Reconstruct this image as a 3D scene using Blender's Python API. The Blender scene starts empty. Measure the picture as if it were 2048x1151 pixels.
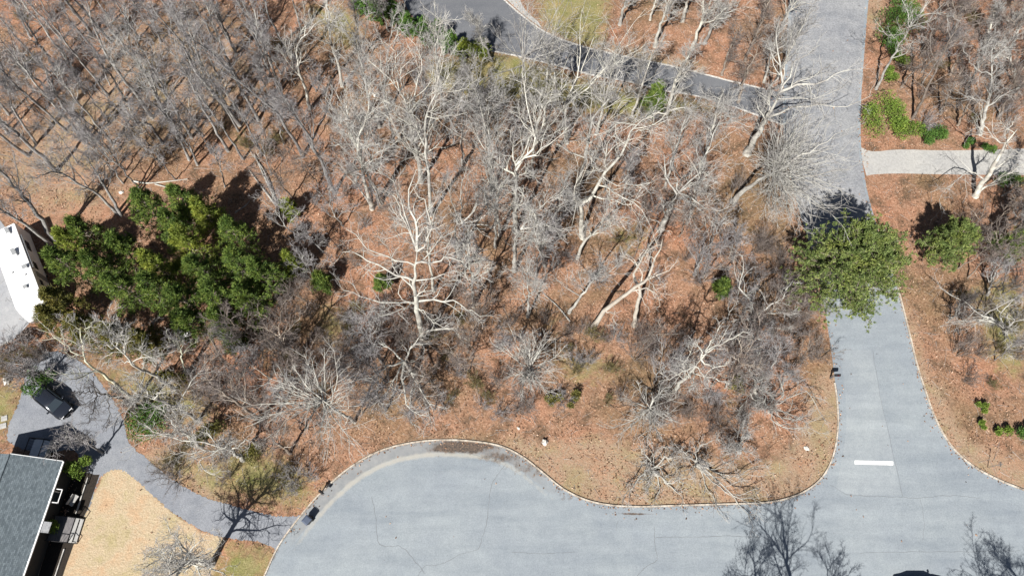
import bpy, math, random
import numpy as np
from mathutils import Vector, Matrix
from mathutils.geometry import delaunay_2d_cdt

# ------------------------------------------------------------------ camera, sky, sun, exposure
S = bpy.context.scene
COL = S.collection
W0, H0, FPX = 2048.0, 1151.0, 1384.0          # photograph size, focal length in its pixels
CAM_H, TILT = 70.0, math.radians(23.0)        # a drone 70 m up, tipped 23 degrees from straight down
cam_d = bpy.data.cameras.new('camera')
cam_d.sensor_width = 36.0
cam_d.lens = FPX / W0 * 36.0
cam_d.clip_start, cam_d.clip_end = 1.0, 8000.0
cam = bpy.data.objects.new('camera', cam_d)
COL.objects.link(cam)
cam.location = (0, 0, CAM_H)
cam.rotation_euler = (TILT, 0, 0)
S.camera = cam

SUN_EL, SHADOW_AZ = math.radians(48), math.radians(24)   # shadows fall 24 degrees right of straight away
world = bpy.data.worlds.new("World")
S.world = world
world.use_nodes = True
wn = world.node_tree
sky = wn.nodes.new('ShaderNodeTexSky')
sky.sky_type = 'NISHITA'
sky.sun_disc = False
sky.sun_elevation = SUN_EL
sky.sun_rotation = math.pi + SHADOW_AZ
bg = wn.nodes['Background']
bg.inputs['Strength'].default_value = 0.030
wn.links.new(sky.outputs['Color'], bg.inputs['Color'])
sun_d = bpy.data.lights.new('sun', 'SUN')
sun_d.energy = 4.8
sun_d.angle = math.radians(0.5)
sun_d.color = (1.0, 0.955, 0.89)
sun = bpy.data.objects.new('sun', sun_d)
COL.objects.link(sun)
sun.location = (-60, -120, 140)
sun.rotation_euler = Vector((math.sin(SHADOW_AZ) * math.cos(SUN_EL), math.cos(SHADOW_AZ) * math.cos(SUN_EL),
                             -math.sin(SUN_EL))).to_track_quat('-Z', 'Y').to_euler()
S.view_settings.view_transform = 'Standard'
S.view_settings.look = 'None'
S.view_settings.exposure = 0.92
S.view_settings.gamma = 1.0
S.cycles.max_bounces = 5
S.cycles.diffuse_bounces = 2

# ------------------------------------------------------------------ pixel -> world
CT, ST = math.cos(TILT), math.sin(TILT)

def ray(px, py):
    x, u, f = px - W0 / 2, H0 / 2 - py, FPX
    return Vector((x, u * CT + f * ST, u * ST - f * CT))

def P(px, py, z=0.0):
    d = ray(px, py)
    t = (z - CAM_H) / d.z
    return Vector((d.x * t, d.y * t, z))

def auto_h(base, px, py):
    """height at which the ray through the pixel passes closest to the vertical line over base"""
    d = ray(px, py)
    dx, dy = d.x, d.y
    t = (base.x * dx + base.y * dy) / (dx * dx + dy * dy)
    return CAM_H + d.z * t

def catmull(pts, n=6, closed=False):
    pts = [Vector(p) for p in pts]
    out = []
    N = len(pts)
    rng = range(N) if closed else range(N - 1)
    for i in rng:
        p1, p2 = pts[i], pts[(i + 1) % N]
        p0 = pts[i - 1] if (closed or i > 0) else p1 * 2 - p2
        p3 = pts[(i + 2) % N] if (closed or i + 2 < N) else p2 * 2 - p1
        for k in range(n):
            t = k / n
            out.append(0.5 * ((2 * p1) + (p2 - p0) * t + (2 * p0 - 5 * p1 + 4 * p2 - p3) * t * t
                              + (3 * p1 - p0 - 3 * p2 + p3) * t ** 3))
    if not closed:
        out.append(pts[-1])
    return out

def curve_px(pxs, z=0.0, n=6):
    return catmull([P(x, y, z) for x, y in pxs], n)

# ------------------------------------------------------------------ material helpers
def mat(name, col=(.5, .5, .5), rough=0.8, metal=0.0, spec=0.3):
    m = bpy.data.materials.new(name)
    m.use_nodes = True
    b = m.node_tree.nodes['Principled BSDF']
    b.inputs['Base Color'].default_value = (*col, 1)
    b.inputs['Roughness'].default_value = rough
    b.inputs['Metallic'].default_value = metal
    b.inputs['Specular IOR Level'].default_value = spec
    return m, m.node_tree, b

def node(nt, typ, **kw):
    n = nt.nodes.new(typ)
    for k, v in kw.items():
        if hasattr(n, k) and k not in n.inputs:
            setattr(n, k, v)
        else:
            n.inputs[k].default_value = v
    return n

def coords(nt):
    return node(nt, 'ShaderNodeTexCoord').outputs['Object']

def noise(nt, vec, scale, detail=4, rough=0.55, dist=0.0):
    n = node(nt, 'ShaderNodeTexNoise', Scale=scale, Detail=detail, Roughness=rough, Distortion=dist)
    nt.links.new(vec, n.inputs['Vector'])
    return n.outputs['Fac']

def ramp(nt, fac, stops, interp='LINEAR'):
    r = nt.nodes.new('ShaderNodeValToRGB')
    r.color_ramp.interpolation = interp
    el = r.color_ramp.elements
    while len(el) < len(stops):
        el.new(0.5)
    for e, (p, c) in zip(el, stops):
        e.position = p
        e.color = (*c, 1) if len(c) == 3 else c
    nt.links.new(fac, r.inputs['Fac'])
    return r.outputs['Color']

def mix(nt, fac, a, b, mode='MIX'):
    m = nt.nodes.new('ShaderNodeMix')
    m.data_type = 'RGBA'
    m.blend_type = mode
    for sock, v in ((m.inputs[0], fac), (m.inputs[6], a), (m.inputs[7], b)):
        if hasattr(v, 'is_output'):
            nt.links.new(v, sock)
        elif isinstance(v, (int, float)):
            sock.default_value = v
        else:
            sock.default_value = (*v, 1)
    return m.outputs[2]

def math_n(nt, op, a, b=None, c=None):
    m = nt.nodes.new('ShaderNodeMath')
    m.operation = op
    for i, v in enumerate((a, b, c)):
        if v is None:
            continue
        if hasattr(v, 'is_output'):
            nt.links.new(v, m.inputs[i])
        else:
            m.inputs[i].default_value = v
    return m.outputs[0]

def bump(nt, b, height, strength=0.5, dist=0.05):
    n = node(nt, 'ShaderNodeBump', Strength=strength, Distance=dist)
    nt.links.new(height, n.inputs['Height'])
    nt.links.new(n.outputs['Normal'], b.inputs['Normal'])

def mapping(nt, vec, scale=(1, 1, 1), rot=0.0):
    m = nt.nodes.new('ShaderNodeMapping')
    m.inputs['Scale'].default_value = scale
    m.inputs['Rotation'].default_value = (0, 0, rot)
    nt.links.new(vec, m.inputs['Vector'])
    return m.outputs['Vector']

BL = (0, 0, 0)
WH = (1, 1, 1)
M = {}

# leaf litter / grasses: one ground material, cover weights come from the 'cover' attribute
def make_ground():
    m, nt, b = mat('forest_floor', rough=0.95, spec=0.1)
    v = coords(nt)
    L = nt.links
    at = node(nt, 'ShaderNodeAttribute', attribute_name='cover')
    sep = nt.nodes.new('ShaderNodeSeparateColor')
    L.new(at.outputs['Color'], sep.inputs['Color'])
    # leaves: two cell sizes, each cell its own brown
    def leaves(scale):
        vo = node(nt, 'ShaderNodeTexVoronoi', Scale=scale, Randomness=1.0)
        L.new(v, vo.inputs['Vector'])
        s = nt.nodes.new('ShaderNodeSeparateColor')
        L.new(vo.outputs['Color'], s.inputs['Color'])
        return s.outputs['Red'], vo.outputs['Distance']
    r1, d1 = leaves(8.5)
    c1 = ramp(nt, r1, [(0.0, (.085, .050, .033)), (0.25, (.175, .103, .066)), (0.5, (.245, .146, .096)),
                       (0.78, (.31, .195, .135)), (1.0, (.43, .31, .235))])
    grain = noise(nt, v, 13.0, 4, 0.8)
    cg = ramp(nt, grain, [(0.28, (.085, .050, .032)), (0.45, (.205, .120, .077)), (0.6, (.275, .170, .115)), (0.78, (.40, .28, .205))])
    c1 = mix(nt, 0.55, c1, cg)
    c1 = mix(nt, 1.0, c1, (1.10, 1.07, 1.06), 'MULTIPLY')
    big = noise(nt, v, 0.085, 5, 0.6)
    mid = noise(nt, v, 0.55, 5, 0.65, 0.4)
    fine = noise(nt, v, 3.2, 4, 0.7)
    tone = ramp(nt, big, [(0.34, (.70, .80, .70)), (0.5, (.98, .98, .97)), (0.66, (1.14, 1.0, .95))])
    c1 = mix(nt, 1.0, c1, tone, 'MULTIPLY')
    tone2 = ramp(nt, mid, [(0.3, (.58, .60, .58)), (0.5, (1, 1, 1)), (0.72, (1.10, 1.06, 1.04))])
    c1 = mix(nt, 0.85, c1, tone2, 'MULTIPLY')
    # bare dark mould between drifts
    mould = ramp(nt, mid, [(0.36, WH), (0.52, BL)])
    mould = math_n(nt, 'MULTIPLY', mould, ramp(nt, fine, [(0.40, BL), (0.56, WH)]))
    c1 = mix(nt, math_n(nt, 'MULTIPLY', mould, 0.7), c1, (.075, .058, .040))
    # browner oak-leaf litter away from the road (alpha-like blue channel is verge, see below)
    # straw lawn
    f3 = noise(nt, v, 7.0, 3, 0.75)
    straw = ramp(nt, f3, [(0.28, (.29, .226, .145)), (0.5, (.385, .310, .212)), (0.74, (.49, .415, .305))])
    straw = mix(nt, 0.9, straw, ramp(nt, noise(nt, v, 0.35, 6, .7), [(0.34, (.80, .84, .66)), (0.5, (1, 1, 1)), (0.66, (1.04, .88, .80))]), 'MULTIPLY')
    # olive grass
    olive = ramp(nt, f3, [(0.25, (.115, .105, .040)), (0.5, (.205, .185, .085)), (0.75, (.335, .295, .165))])
    olive = mix(nt, 0.8, olive, ramp(nt, noise(nt, v, 0.45, 4), [(0.36, (.75, .85, .6)), (0.52, (1, 1, 1)), (0.68, (1.25, 1.1, 1.05))]), 'MULTIPLY')
    # verge: thin tan turf with leaves through it
    verge = ramp(nt, f3, [(0.25, (.18, .118, .078)), (0.5, (.27, .195, .135)), (0.76, (.38, .30, .225))])
    verge = mix(nt, math_n(nt, 'MULTIPLY', ramp(nt, r1, [(0.72, BL), (0.80, WH)]), 0.7), verge, c1)
    verge = mix(nt, 0.55, verge, ramp(nt, noise(nt, v, 0.4, 4), [(0.36, (.85, 1.0, .75)), (0.52, (1, 1, 1)), (0.68, (1.1, .86, .75))]), 'MULTIPLY')
    def w(ch, lo=0.36, hi=0.64):
        s = math_n(nt, 'ADD', sep.outputs[ch], math_n(nt, 'MULTIPLY', math_n(nt, 'SUBTRACT', noise(nt, v, 1.1, 6, 0.7), 0.5), 0.75))
        return ramp(nt, s, [(lo, BL), (hi, WH)])
    c = mix(nt, w('Blue'), c1, verge)
    c = mix(nt, w('Green'), c, olive)
    c = mix(nt, w('Red', .40, .60), c, straw)
    L.new(c, b.inputs['Base Color'])
    hgt = math_n(nt, 'ADD', math_n(nt, 'MULTIPLY', r1, 0.6), math_n(nt, 'ADD', math_n(nt, 'MULTIPLY', fine, 0.8), math_n(nt, 'MULTIPLY', mid, 2.0)))
    bump(nt, b, hgt, 0.7, 0.10)
    return m
M['ground'] = make_ground()

def make_asphalt(name, dark, light, grain=9.0, streak=0.7, attr=False, cloud=0.35):
    m, nt, b = mat(name, rough=0.9, spec=0.2)
    v = coords(nt)
    g = noise(nt, v, grain, 3, 0.8)
    c = ramp(nt, g, [(0.25, dark), (0.75, light)])
    st = noise(nt, mapping(nt, v, (0.10, 0.75, 1)), 1.0, 5, 0.6, 0.3)
    c = mix(nt, streak, c, ramp(nt, st, [(0.34, (.84, .86, .88)), (0.5, (1, 1, 1)), (0.66, (1.12, 1.12, 1.11))]), 'MULTIPLY')
    c = mix(nt, cloud, c, ramp(nt, noise(nt, v, 0.8, 6, 0.75), [(0.36, (.80, .82, .84)), (0.5, (1, 1, 1)), (0.64, (1.13, 1.13, 1.12))]), 'MULTIPLY')
    st2 = noise(nt, v, 0.16, 4, 0.6)
    c = mix(nt, 0.6, c, ramp(nt, st2, [(0.35, (.84, .86, .90)), (0.65, (1.1, 1.1, 1.08))]), 'MULTIPLY')
    sp = node(nt, 'ShaderNodeTexVoronoi', Scale=1.6)
    nt.links.new(v, sp.inputs['Vector'])
    c = mix(nt, ramp(nt, sp.outputs['Distance'], [(0.035, (.55, .55, .55)), (0.06, BL)]), c, (.07, .06, .055))
    if attr:
        at = node(nt, 'ShaderNodeAttribute', attribute_name='cover')
        sep = nt.nodes.new('ShaderNodeSeparateColor')
        nt.links.new(at.outputs['Color'], sep.inputs['Color'])
        n1 = noise(nt, v, 1.3, 6, 0.7)
        # gutter pan, sand drift, wet leaf muck
        def w(ch, k, lo, hi):
            return ramp(nt, math_n(nt, 'ADD', sep.outputs[ch], math_n(nt, 'MULTIPLY', math_n(nt, 'SUBTRACT', n1, 0.5), k)), [(lo, BL), (hi, WH)])
        gut = ramp(nt, n1, [(0.3, (.16, .168, .175)), (0.7, (.245, .245, .245))])
        c = mix(nt, math_n(nt, 'MULTIPLY', w('Red', 0.25, .35, .6), 0.8), c, gut)
        c = mix(nt, math_n(nt, 'MULTIPLY', w('Green', 1.1, .40, .95), 0.62), c, (.36, .335, .285))
        c = mix(nt, math_n(nt, 'MULTIPLY', w('Blue', 1.0, .45, .7), 0.9), c, ramp(nt, noise(nt, v, 6, 3), [(.35, (.03, .024, .02)), (.7, (.15, .10, .07))]))
    nt.links.new(c, b.inputs['Base Color'])
    bump(nt, b, g, 0.25, 0.02)
    return m
M['asphalt'] = make_asphalt('asphalt', (.170, .193, .214), (.262, .290, .314), attr=True)
M['asphalt_patch'] = make_asphalt('asphalt_patch', (.192, .214, .233), (.282, .308, .328))
M['asphalt_old'] = make_asphalt('asphalt_old', (.135, .140, .150), (.30, .306, .32), 5.0, cloud=.9)
M['asphalt_dark'] = make_asphalt('asphalt_dark', (.080, .085, .096), (.155, .160, .173))
M['gravel'] = make_asphalt('gravel', (.115, .124, .142), (.27, .283, .31), 11.0, 0.0, cloud=.8)
M['concrete'] = make_asphalt('concrete', (.26, .255, .245), (.41, .405, .39), 4.0, 0.0)
M['pad'] = make_asphalt('pad', (.21, .215, .228), (.31, .316, .33), 8.0, 0.0, cloud=.6)

def make_bark(name, dark, light, lichen, lk=0.5):
    m, nt, b = mat(name, rough=0.9, spec=0.15)
    v = coords(nt)
    oi = nt.nodes.new('ShaderNodeObjectInfo')
    f = noise(nt, mapping(nt, v, (5, 5, 1.2)), 1.6, 4, 0.7)
    c = ramp(nt, f, [(0.28, dark), (0.7, light)])
    p = noise(nt, v, 0.9, 4, 0.7)
    c = mix(nt, math_n(nt, 'MULTIPLY', ramp(nt, p, [(0.5 - 0.14 * lk, BL), (0.66 - 0.10 * lk, WH)]), 0.9), c, lichen)
    c = mix(nt, 1.0, c, ramp(nt, oi.outputs['Random'], [(0, (.62, .61, .62)), (.5, (.92, .91, .90)), (1, (1.15, 1.13, 1.08))]), 'MULTIPLY')
    nt.links.new(c, b.inputs['Base Color'])
    bump(nt, b, f, 0.6, 0.03)
    return m
M['pale'] = make_bark('bark_pale', (.19, .18, .167), (.37, .355, .335), (.52, .525, .485), 0.8)
M['lichen'] = make_bark('bark_lichen', (.19, .18, .167), (.365, .35, .33), (.49, .495, .455), .85)
M['grey'] = make_bark('bark_grey', (.12, .115, .115), (.27, .262, .262), (.40, .405, .39), 0.55)
M['brown'] = make_bark('bark_brown', (.13, .105, .085), (.27, .225, .19), (.34, .31, .28), 0.4)
M['bone'] = make_bark('bark_bone', (.35, .31, .26), (.55, .50, .43), (.56, .54, .48), 0.8)
M['birch'] = make_bark('bark_birch', (.30, .30, .22), (.52, .52, .42), (.56, .58, .47), 0.9)
M['dark'] = make_bark('bark_dark', (.055, .05, .05), (.13, .12, .115), (.2, .2, .19), 0.2)

def make_twig(name, a, c2):
    m, nt, b = mat(name, rough=0.85, spec=0.15)
    g = nt.nodes.new('ShaderNodeNewGeometry')
    nt.links.new(ramp(nt, g.outputs['Random Per Island'], [(0, a), (1, c2)]), b.inputs['Base Color'])
    return m
M['twig_grey'] = make_twig('twig_grey', (.165, .157, .165), (.36, .345, .35))
M['twig_pale'] = make_twig('twig_pale', (.22, .215, .213), (.47, .46, .445))
M['twig_brown'] = make_twig('twig_brown', (.085, .070, .066), (.26, .225, .210))
M['twig_dark'] = make_twig('twig_dark', (.05, .045, .045), (.13, .115, .11))
M['twig_olive'] = make_twig('twig_olive', (.09, .085, .035), (.22, .19, .09))

def make_leaf(name, a, mid_, c2):
    m, nt, b = mat(name, rough=0.65, spec=0.25)
    g = nt.nodes.new('ShaderNodeNewGeometry')
    c = ramp(nt, g.outputs['Random Per Island'], [(0, a), (0.55, mid_), (1, c2)])
    p = noise(nt, coords(nt), 0.8, 3)
    c = mix(nt, 0.7, c, ramp(nt, p, [(0.36, (.70, .78, .8)), (0.5, (1, 1, 1)), (0.66, (1.3, 1.15, .9))]), 'MULTIPLY')
    nt.links.new(c, b.inputs['Base Color'])
    b.inputs['Transmission Weight'].default_value = 0.0
    return m
M['needle'] = make_leaf('pine_needles', (.034, .068, .016), (.092, .148, .028), (.20, .26, .056))
M['needle_y'] = make_leaf('pine_needles_yellow', (.075, .11, .017), (.175, .22, .033), (.29, .33, .065))
M['needle_o'] = make_leaf('juniper_scales', (.060, .066, .016), (.125, .122, .030), (.22, .195, .06))
M['needle_big'] = make_leaf('pine_needles_grey', (.050, .078, .022), (.120, .165, .042), (.26, .31, .11))
M['leaf'] = make_leaf('evergreen_leaves', (.026, .068, .016), (.062, .135, .022), (.125, .22, .045))
M['leaf_y'] = make_leaf('bright_leaves', (.07, .12, .018), (.13, .20, .03), (.22, .30, .06))

# ------------------------------------------------------------------ mesh helpers
def link(o, parent=None):
    COL.objects.link(o)
    if parent:
        o.parent = parent
    return o

def tag(o, label=None, cat=None, group=None, kind=None):
    if label: o['label'] = label
    if cat: o['category'] = cat
    if group: o['group'] = group
    if kind: o['kind'] = kind
    return o

def empty(name, loc, rz=0.0):
    o = bpy.data.objects.new(name, None)
    o.empty_display_size = 0.3
    link(o)
    o.location = loc
    o.rotation_euler = (0, 0, rz)
    return o

def np_mesh(name, verts, faces, mats, parent=None, midx=None, smooth=False):
    """faces: (F,k) int array, all the same size"""
    me = bpy.data.meshes.new(name)
    verts = np.asarray(verts, dtype=np.float32)
    faces = np.asarray(faces, dtype=np.int32)
    F, k = faces.shape
    me.vertices.add(len(verts))
    me.vertices.foreach_set('co', verts.ravel())
    me.loops.add(F * k)
    me.loops.foreach_set('vertex_index', faces.ravel())
    me.polygons.add(F)
    me.polygons.foreach_set('loop_start', np.arange(0, F * k, k, dtype=np.int32))
    for m in mats:
        me.materials.append(m)
    if midx is not None:
        me.polygons.foreach_set('material_index', np.asarray(midx, dtype=np.int32))
    if smooth:
        me.polygons.foreach_set('use_smooth', np.ones(F, dtype=bool))
    me.update(calc_edges=True)
    return link(bpy.data.objects.new(name, me), parent)

class MB:
    """collects boxes, prisms, tubes; builds one mesh"""
    def __init__(s):
        s.v, s.f = [], []
    def add(s, vs, fs):
        o = len(s.v)
        s.v += [tuple(v) for v in vs]
        s.f += [tuple(i + o for i in f) for f in fs]
        return s
    def box(s, c, size, rz=0.0, tilt=None):
        x, y, z = size[0] / 2, size[1] / 2, size[2] / 2
        R = Matrix.Rotation(rz, 3, 'Z')
        if tilt: R = R @ tilt
        vs = [Vector(c) + R @ Vector((a * x, b * y, d * z)) for d in (-1, 1) for a, b in ((-1, -1), (1, -1), (1, 1), (-1, 1))]
        return s.add(vs, [(3, 2, 1, 0), (4, 5, 6, 7), (0, 1, 5, 4), (1, 2, 6, 5), (2, 3, 7, 6), (3, 0, 4, 7)])
    def prism(s, poly, z0, z1):
        n = len(poly)
        vs = [(p[0], p[1], z0) for p in poly] + [(p[0], p[1], z1) for p in poly]
        return s.add(vs, [tuple(range(n))[::-1], tuple(range(n, 2 * n))] + [(i, (i + 1) % n, n + (i + 1) % n, n + i) for i in range(n)])
    def bar(s, a, b, r, sides=6, r2=None):
        a, b = Vector(a), Vector(b)
        q = (b - a).to_track_quat('Z', 'Y')
        r2 = r if r2 is None else r2
        vs = []
        for p, rr in ((a, r), (b, r2)):
            for i in range(sides):
                t = 2 * math.pi * i / sides
                vs.append(p + q @ Vector((rr * math.cos(t), rr * math.sin(t), 0)))
        return s.add(vs, [tuple(range(sides))[::-1], tuple(range(sides, 2 * sides))] +
                     [(i, (i + 1) % sides, sides + (i + 1) % sides, sides + i) for i in range(sides)])
    def loft(s, rings, cap=True):
        n = len(rings[0])
        vs = [p for r in rings for p in r]
        fs = [(k * n + i, k * n + (i + 1) % n, (k + 1) * n + (i + 1) % n, (k + 1) * n + i) for k in range(len(rings) - 1) for i in range(n)]
        if cap:
            fs += [tuple(range(n))[::-1], tuple(range((len(rings) - 1) * n, len(rings) * n))]
        return s.add(vs, fs)
    def build(s, name, m, parent=None, bevel=0.0, smooth=False):
        me = bpy.data.meshes.new(name)
        me.from_pydata(s.v, [], s.f)
        me.materials.append(m)
        if smooth:
            me.polygons.foreach_set('use_smooth', np.ones(len(me.polygons), dtype=bool))
        o = link(bpy.data.objects.new(name, me), parent)
        if bevel:
            bm = o.modifiers.new('bevel', 'BEVEL')
            bm.width, bm.segments, bm.limit_method = bevel, 2, 'ANGLE'
        return o

def sheet(name, outline, z, m, step=None, cover=None, extra=None):
    """flat sheet inside an outline (world points); with step it gets inner vertices that can carry cover weights"""
    pts = [Vector((p[0], p[1])) for p in outline]
    n = len(pts)
    verts = list(pts)
    if step:
        A = np.array([(p.x, p.y) for p in pts])
        gx, gy = np.meshgrid(np.arange(A[:, 0].min(), A[:, 0].max(), step), np.arange(A[:, 1].min(), A[:, 1].max(), step))
        q = np.stack([gx.ravel(), gy.ravel()], 1)
        q = q[(signed(q, A) > step * 0.4)]
        if extra is not None:
            q = q[seg_dist(q, extra[0], False) > extra[1]]
            e = extra[2][signed(extra[2], A) > 0.03]
            q = np.concatenate([q, e])
        verts += [Vector(p) for p in q]
    vo, eo, fo, *_ = delaunay_2d_cdt(verts, [], [list(range(n))], 1, 1e-5)
    V = np.array([(v.x, v.y, z) for v in vo])
    Fc = np.array([f if len(f) == 3 else f[:3] for f in fo])
    # face up
    a, b_, c = V[Fc[:, 0]], V[Fc[:, 1]], V[Fc[:, 2]]
    flip = np.cross(b_ - a, c - a)[:, 2] < 0
    Fc[flip] = Fc[flip][:, ::-1]
    o = np_mesh(name, V, Fc, [m])
    if cover is not None:
        set_cover(o, cover(V[:, :2]))
    return o

def set_cover(o, rgb):
    at = o.data.attributes.new('cover', 'FLOAT_COLOR', 'POINT')
    c = np.ones((len(rgb), 4), dtype=np.float32)
    c[:, :3] = rgb
    at.data.foreach_set('color', c.ravel())

def seg_dist(q, A, closed=True):
    """distance of points q (N,2) from polyline A (K,2)"""
    best = np.full(len(q), 1e9)
    K = len(A)
    for i in range(K if closed else K - 1):
        a, b = A[i], A[(i + 1) % K]
        d = b - a
        t = np.clip(((q - a) @ d) / max(1e-9, d @ d), 0, 1)
        best = np.minimum(best, np.hypot(*(q - a - t[:, None] * d).T))
    return best

def signed(q, A):
    inside = np.zeros(len(q), bool)
    K = len(A)
    for i in range(K):
        a, b = A[i], A[(i + 1) % K]
        c = (a[1] > q[:, 1]) != (b[1] > q[:, 1])
        with np.errstate(divide='ignore', invalid='ignore'):
            x = (b[0] - a[0]) * (q[:, 1] - a[1]) / (b[1] - a[1]) + a[0]
        inside ^= c & (q[:, 0] < x)
    d = seg_dist(q, A)
    return np.where(inside, d, -d)

def xy(pts):
    return np.array([(p[0], p[1]) for p in pts])

# ------------------------------------------------------------------ setting: roads, drives, ground
KERB_MAIN = [(520, 1175), (536, 1140), (560, 1090), (600, 1035), (645, 984), (700, 936), (760, 903), (820, 887), (880, 881), (940, 883),
             (1000, 893), (1045, 915), (1085, 946), (1125, 978), (1170, 1000), (1220, 1011), (1280, 1014), (1350, 1012), (1450, 1009),
             (1530, 1006), (1580, 996), (1620, 977), (1650, 948), (1669, 905), (1677, 850), (1675, 800), (1670, 765)]
LEFT_SIDE = [(1664, 715), (1656, 660), (1646, 600), (1628, 520), (1604, 440), (1585, 370), (1572, 300), (1567, 255)]
LEFT_TOP = [(1566, 200), (1572, 100), (1578, 0), (1583, -80), (1592, -240), (1604, -480)]
KERB_RIGHT = [(1792, 570), (1803, 612), (1818, 672), (1832, 730), (1848, 780), (1862, 820), (1880, 860), (1905, 897), (1940, 929), (1985, 955), (2048, 981), (2140, 1012)]
RIGHT_TOP = [(1772, -480), (1760, -240), (1746, -80), (1737, 0), (1729, 100), (1722, 200), (1722, 290), (1732, 370), (1750, 440), (1774, 510)]
k_main = curve_px(KERB_MAIN, 0, 5)
k_left = curve_px([KERB_MAIN[-1]] + LEFT_SIDE + LEFT_TOP, 0, 4)[1:]
k_right = curve_px(RIGHT_TOP + KERB_RIGHT, 0, 5)
road_out = k_main + k_left + k_right + [P(2140, 1012) + Vector((60, 0, 0)), Vector((130, -60, 0)), Vector((-48, -60, 0))]
road_out[-1] = P(520, 1175) + Vector((-6, -45, 0))
A_main = xy(k_main)

def road_cover(q):
    d = seg_dist(q, A_main, False)
    px_x = q[:, 0]
    west = np.clip((9.0 - px_x) / 12.0, 0, 1) * np.clip((px_x + 23) / 5, 0.35, 1)                 # the bulb of the cul-de-sac has the wide gutter pan
    # band only on the bulb, tapering out along the straight
    r = np.clip((1.30 - d) / 0.3, 0, 1) * west
    g = np.exp(-((d - 1.35) / 0.34) ** 2) * west
    muck = P(925, 893)
    muck2 = P(1060, 935)
    m3 = P(1265, 1027)
    b = np.zeros(len(q))
    for c, sx, sy, k in ((muck, 4.6, 0.85, 1.0), (muck2, 4.0, 1.6, .55), (P(1130, 985), 2.5, 1.3, .5), (m3, 2.2, 0.13, .9), (P(715, 945), 1.6, .6, .5), (P(1000, 915), 3.5, .9, .7)):
        b = np.maximum(b, k * np.exp(-((q[:, 0] - c.x) / sx) ** 2 - ((q[:, 1] - c.y) / sy) ** 2))
    b = np.maximum(b, 0.52 * np.clip((0.32 - d) / 0.2, 0, 1))
    return np.stack([r, g, b], 1)

def offset_rows(pts, ds):
    B = []
    fine = catmull(pts, 3)
    for i in range(1, len(fine) - 1):
        t = (fine[i + 1] - fine[i - 1]).normalized()
        B += [(fine[i].x + t.y * d, fine[i].y - t.x * d) for d in ds]
    return np.array(B)
rows = offset_rows(k_main, (.15, .35, .6, .85, 1.05, 1.25, 1.45, 1.7, 2.0, 2.4))
rows = rows[seg_dist(rows, A_main, False) > .1]
road = sheet('asphalt_road', road_out, 0.03, M['asphalt'], 0.45, road_cover, (A_main, 2.6, rows))
tag(road, kind='structure')
# older, coarser paving on the far stretch of the side road
old_out = curve_px([(1610, -478), (1598, -240), (1590, -80), (1585, -10), (1577, 100), (1572, 200), (1573, 262), (1592, 380), (1608, 440)], 0, 3) + \
          [P(1632, 520), P(1768, 508)] + curve_px([(1745, 440), (1727, 370), (1717, 290), (1717, 200), (1724, 100), (1732, -10), (1740, -80), (1754, -240), (1766, -478)], 0, 3)
tag(sheet('old_asphalt', old_out, 0.034, M['asphalt_old']), kind='structure')
patch = [P(1680, 700), P(1742, 700), P(1762, 800), P(1783, 900), P(1803, 990), P(1700, 990), P(1672, 975), P(1686, 905), P(1693, 850), P(1690, 790)]
tag(sheet('asphalt_patch', patch, 0.034, M['asphalt_patch']), kind='structure')
m_white, nt_, b_ = mat('road_paint', (.80, .80, .80), 0.7)
nn = noise(nt_, coords(nt_), 4, 4, 0.7)
nt_.links.new(ramp(nt_, nn, [(0.30, (.42, .43, .44)), (0.42, (.74, .74, .73)), (0.6, (.82, .82, .81))]), b_.inputs['Base Color'])
tag(sheet('stop_line', [P(1709, 920), P(1786, 922), P(1786, 929.5), P(1709, 927.5)], 0.039, m_white), kind='structure')

def ribbon(mb, pxs, w, z, seed, n=8, wob=0.05):
    r = random.Random(seed)
    pts = catmull([P(x, y) for x, y in pxs], n)
    vs, fs = [], []
    for i, p in enumerate(pts):
        t = (pts[min(i + 1, len(pts) - 1)] - pts[max(i - 1, 0)]).normalized()
        nrm = Vector((-t.y, t.x, 0))
        c = p + nrm * r.uniform(-wob, wob)
        ww = w * r.uniform(0.45, 1.1)
        vs += [(c.x + nrm.x * ww, c.y + nrm.y * ww, z), (c.x - nrm.x * ww, c.y - nrm.y * ww, z)]
    fs = [(2 * i, 2 * i + 1, 2 * i + 3, 2 * i + 2) for i in range(len(pts) - 1)]
    mb.add(vs, fs)

m_crack, *_ = mat('crack_fill', (.135, .145, .155), 0.9)
cr = MB()
for i, (pts, w) in enumerate([
        ([(1013, 925), (985, 965), (978, 1000), (972, 1050), (957, 1097)], .022), ([(744, 992), (752, 1040), (760, 1088), (800, 1092), (822, 1112), (850, 1145)], .02),
        ([(957, 1097), (920, 1108), (880, 1128), (850, 1132), (830, 1160)], .018), ([(1024, 1103), (1080, 1106), (1150, 1103)], .016),
        ([(1308, 1052), (1310, 1090), (1314, 1118), (1290, 1134), (1274, 1152)], .024), ([(1312, 1073), (1380, 1073), (1450, 1071), (1520, 1073)], .018),
        ([(1690, 988), (1740, 991), (1800, 993), (1840, 995), (1900, 990), (1960, 995)], .018), ([(1660, 968), (1690, 988)], .018),
        ([(1745, 700), (1760, 790), (1785, 900), (1805, 992)], .018), ([(1720, 1105), (1820, 1103), (1930, 1102), (2040, 1100)], .015),
        ([(1840, 995), (1848, 1040), (1846, 1080)], .012), ([(930, 880 + 22), (960, 912), (1000, 918), (1060, 938)], .02), ([(1235, 1040), (1232, 1060)], .012)]):
    ribbon(cr, pts, w, 0.0375, 50 + i)
tag(cr.build('road_cracks', m_crack), kind='structure')

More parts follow.
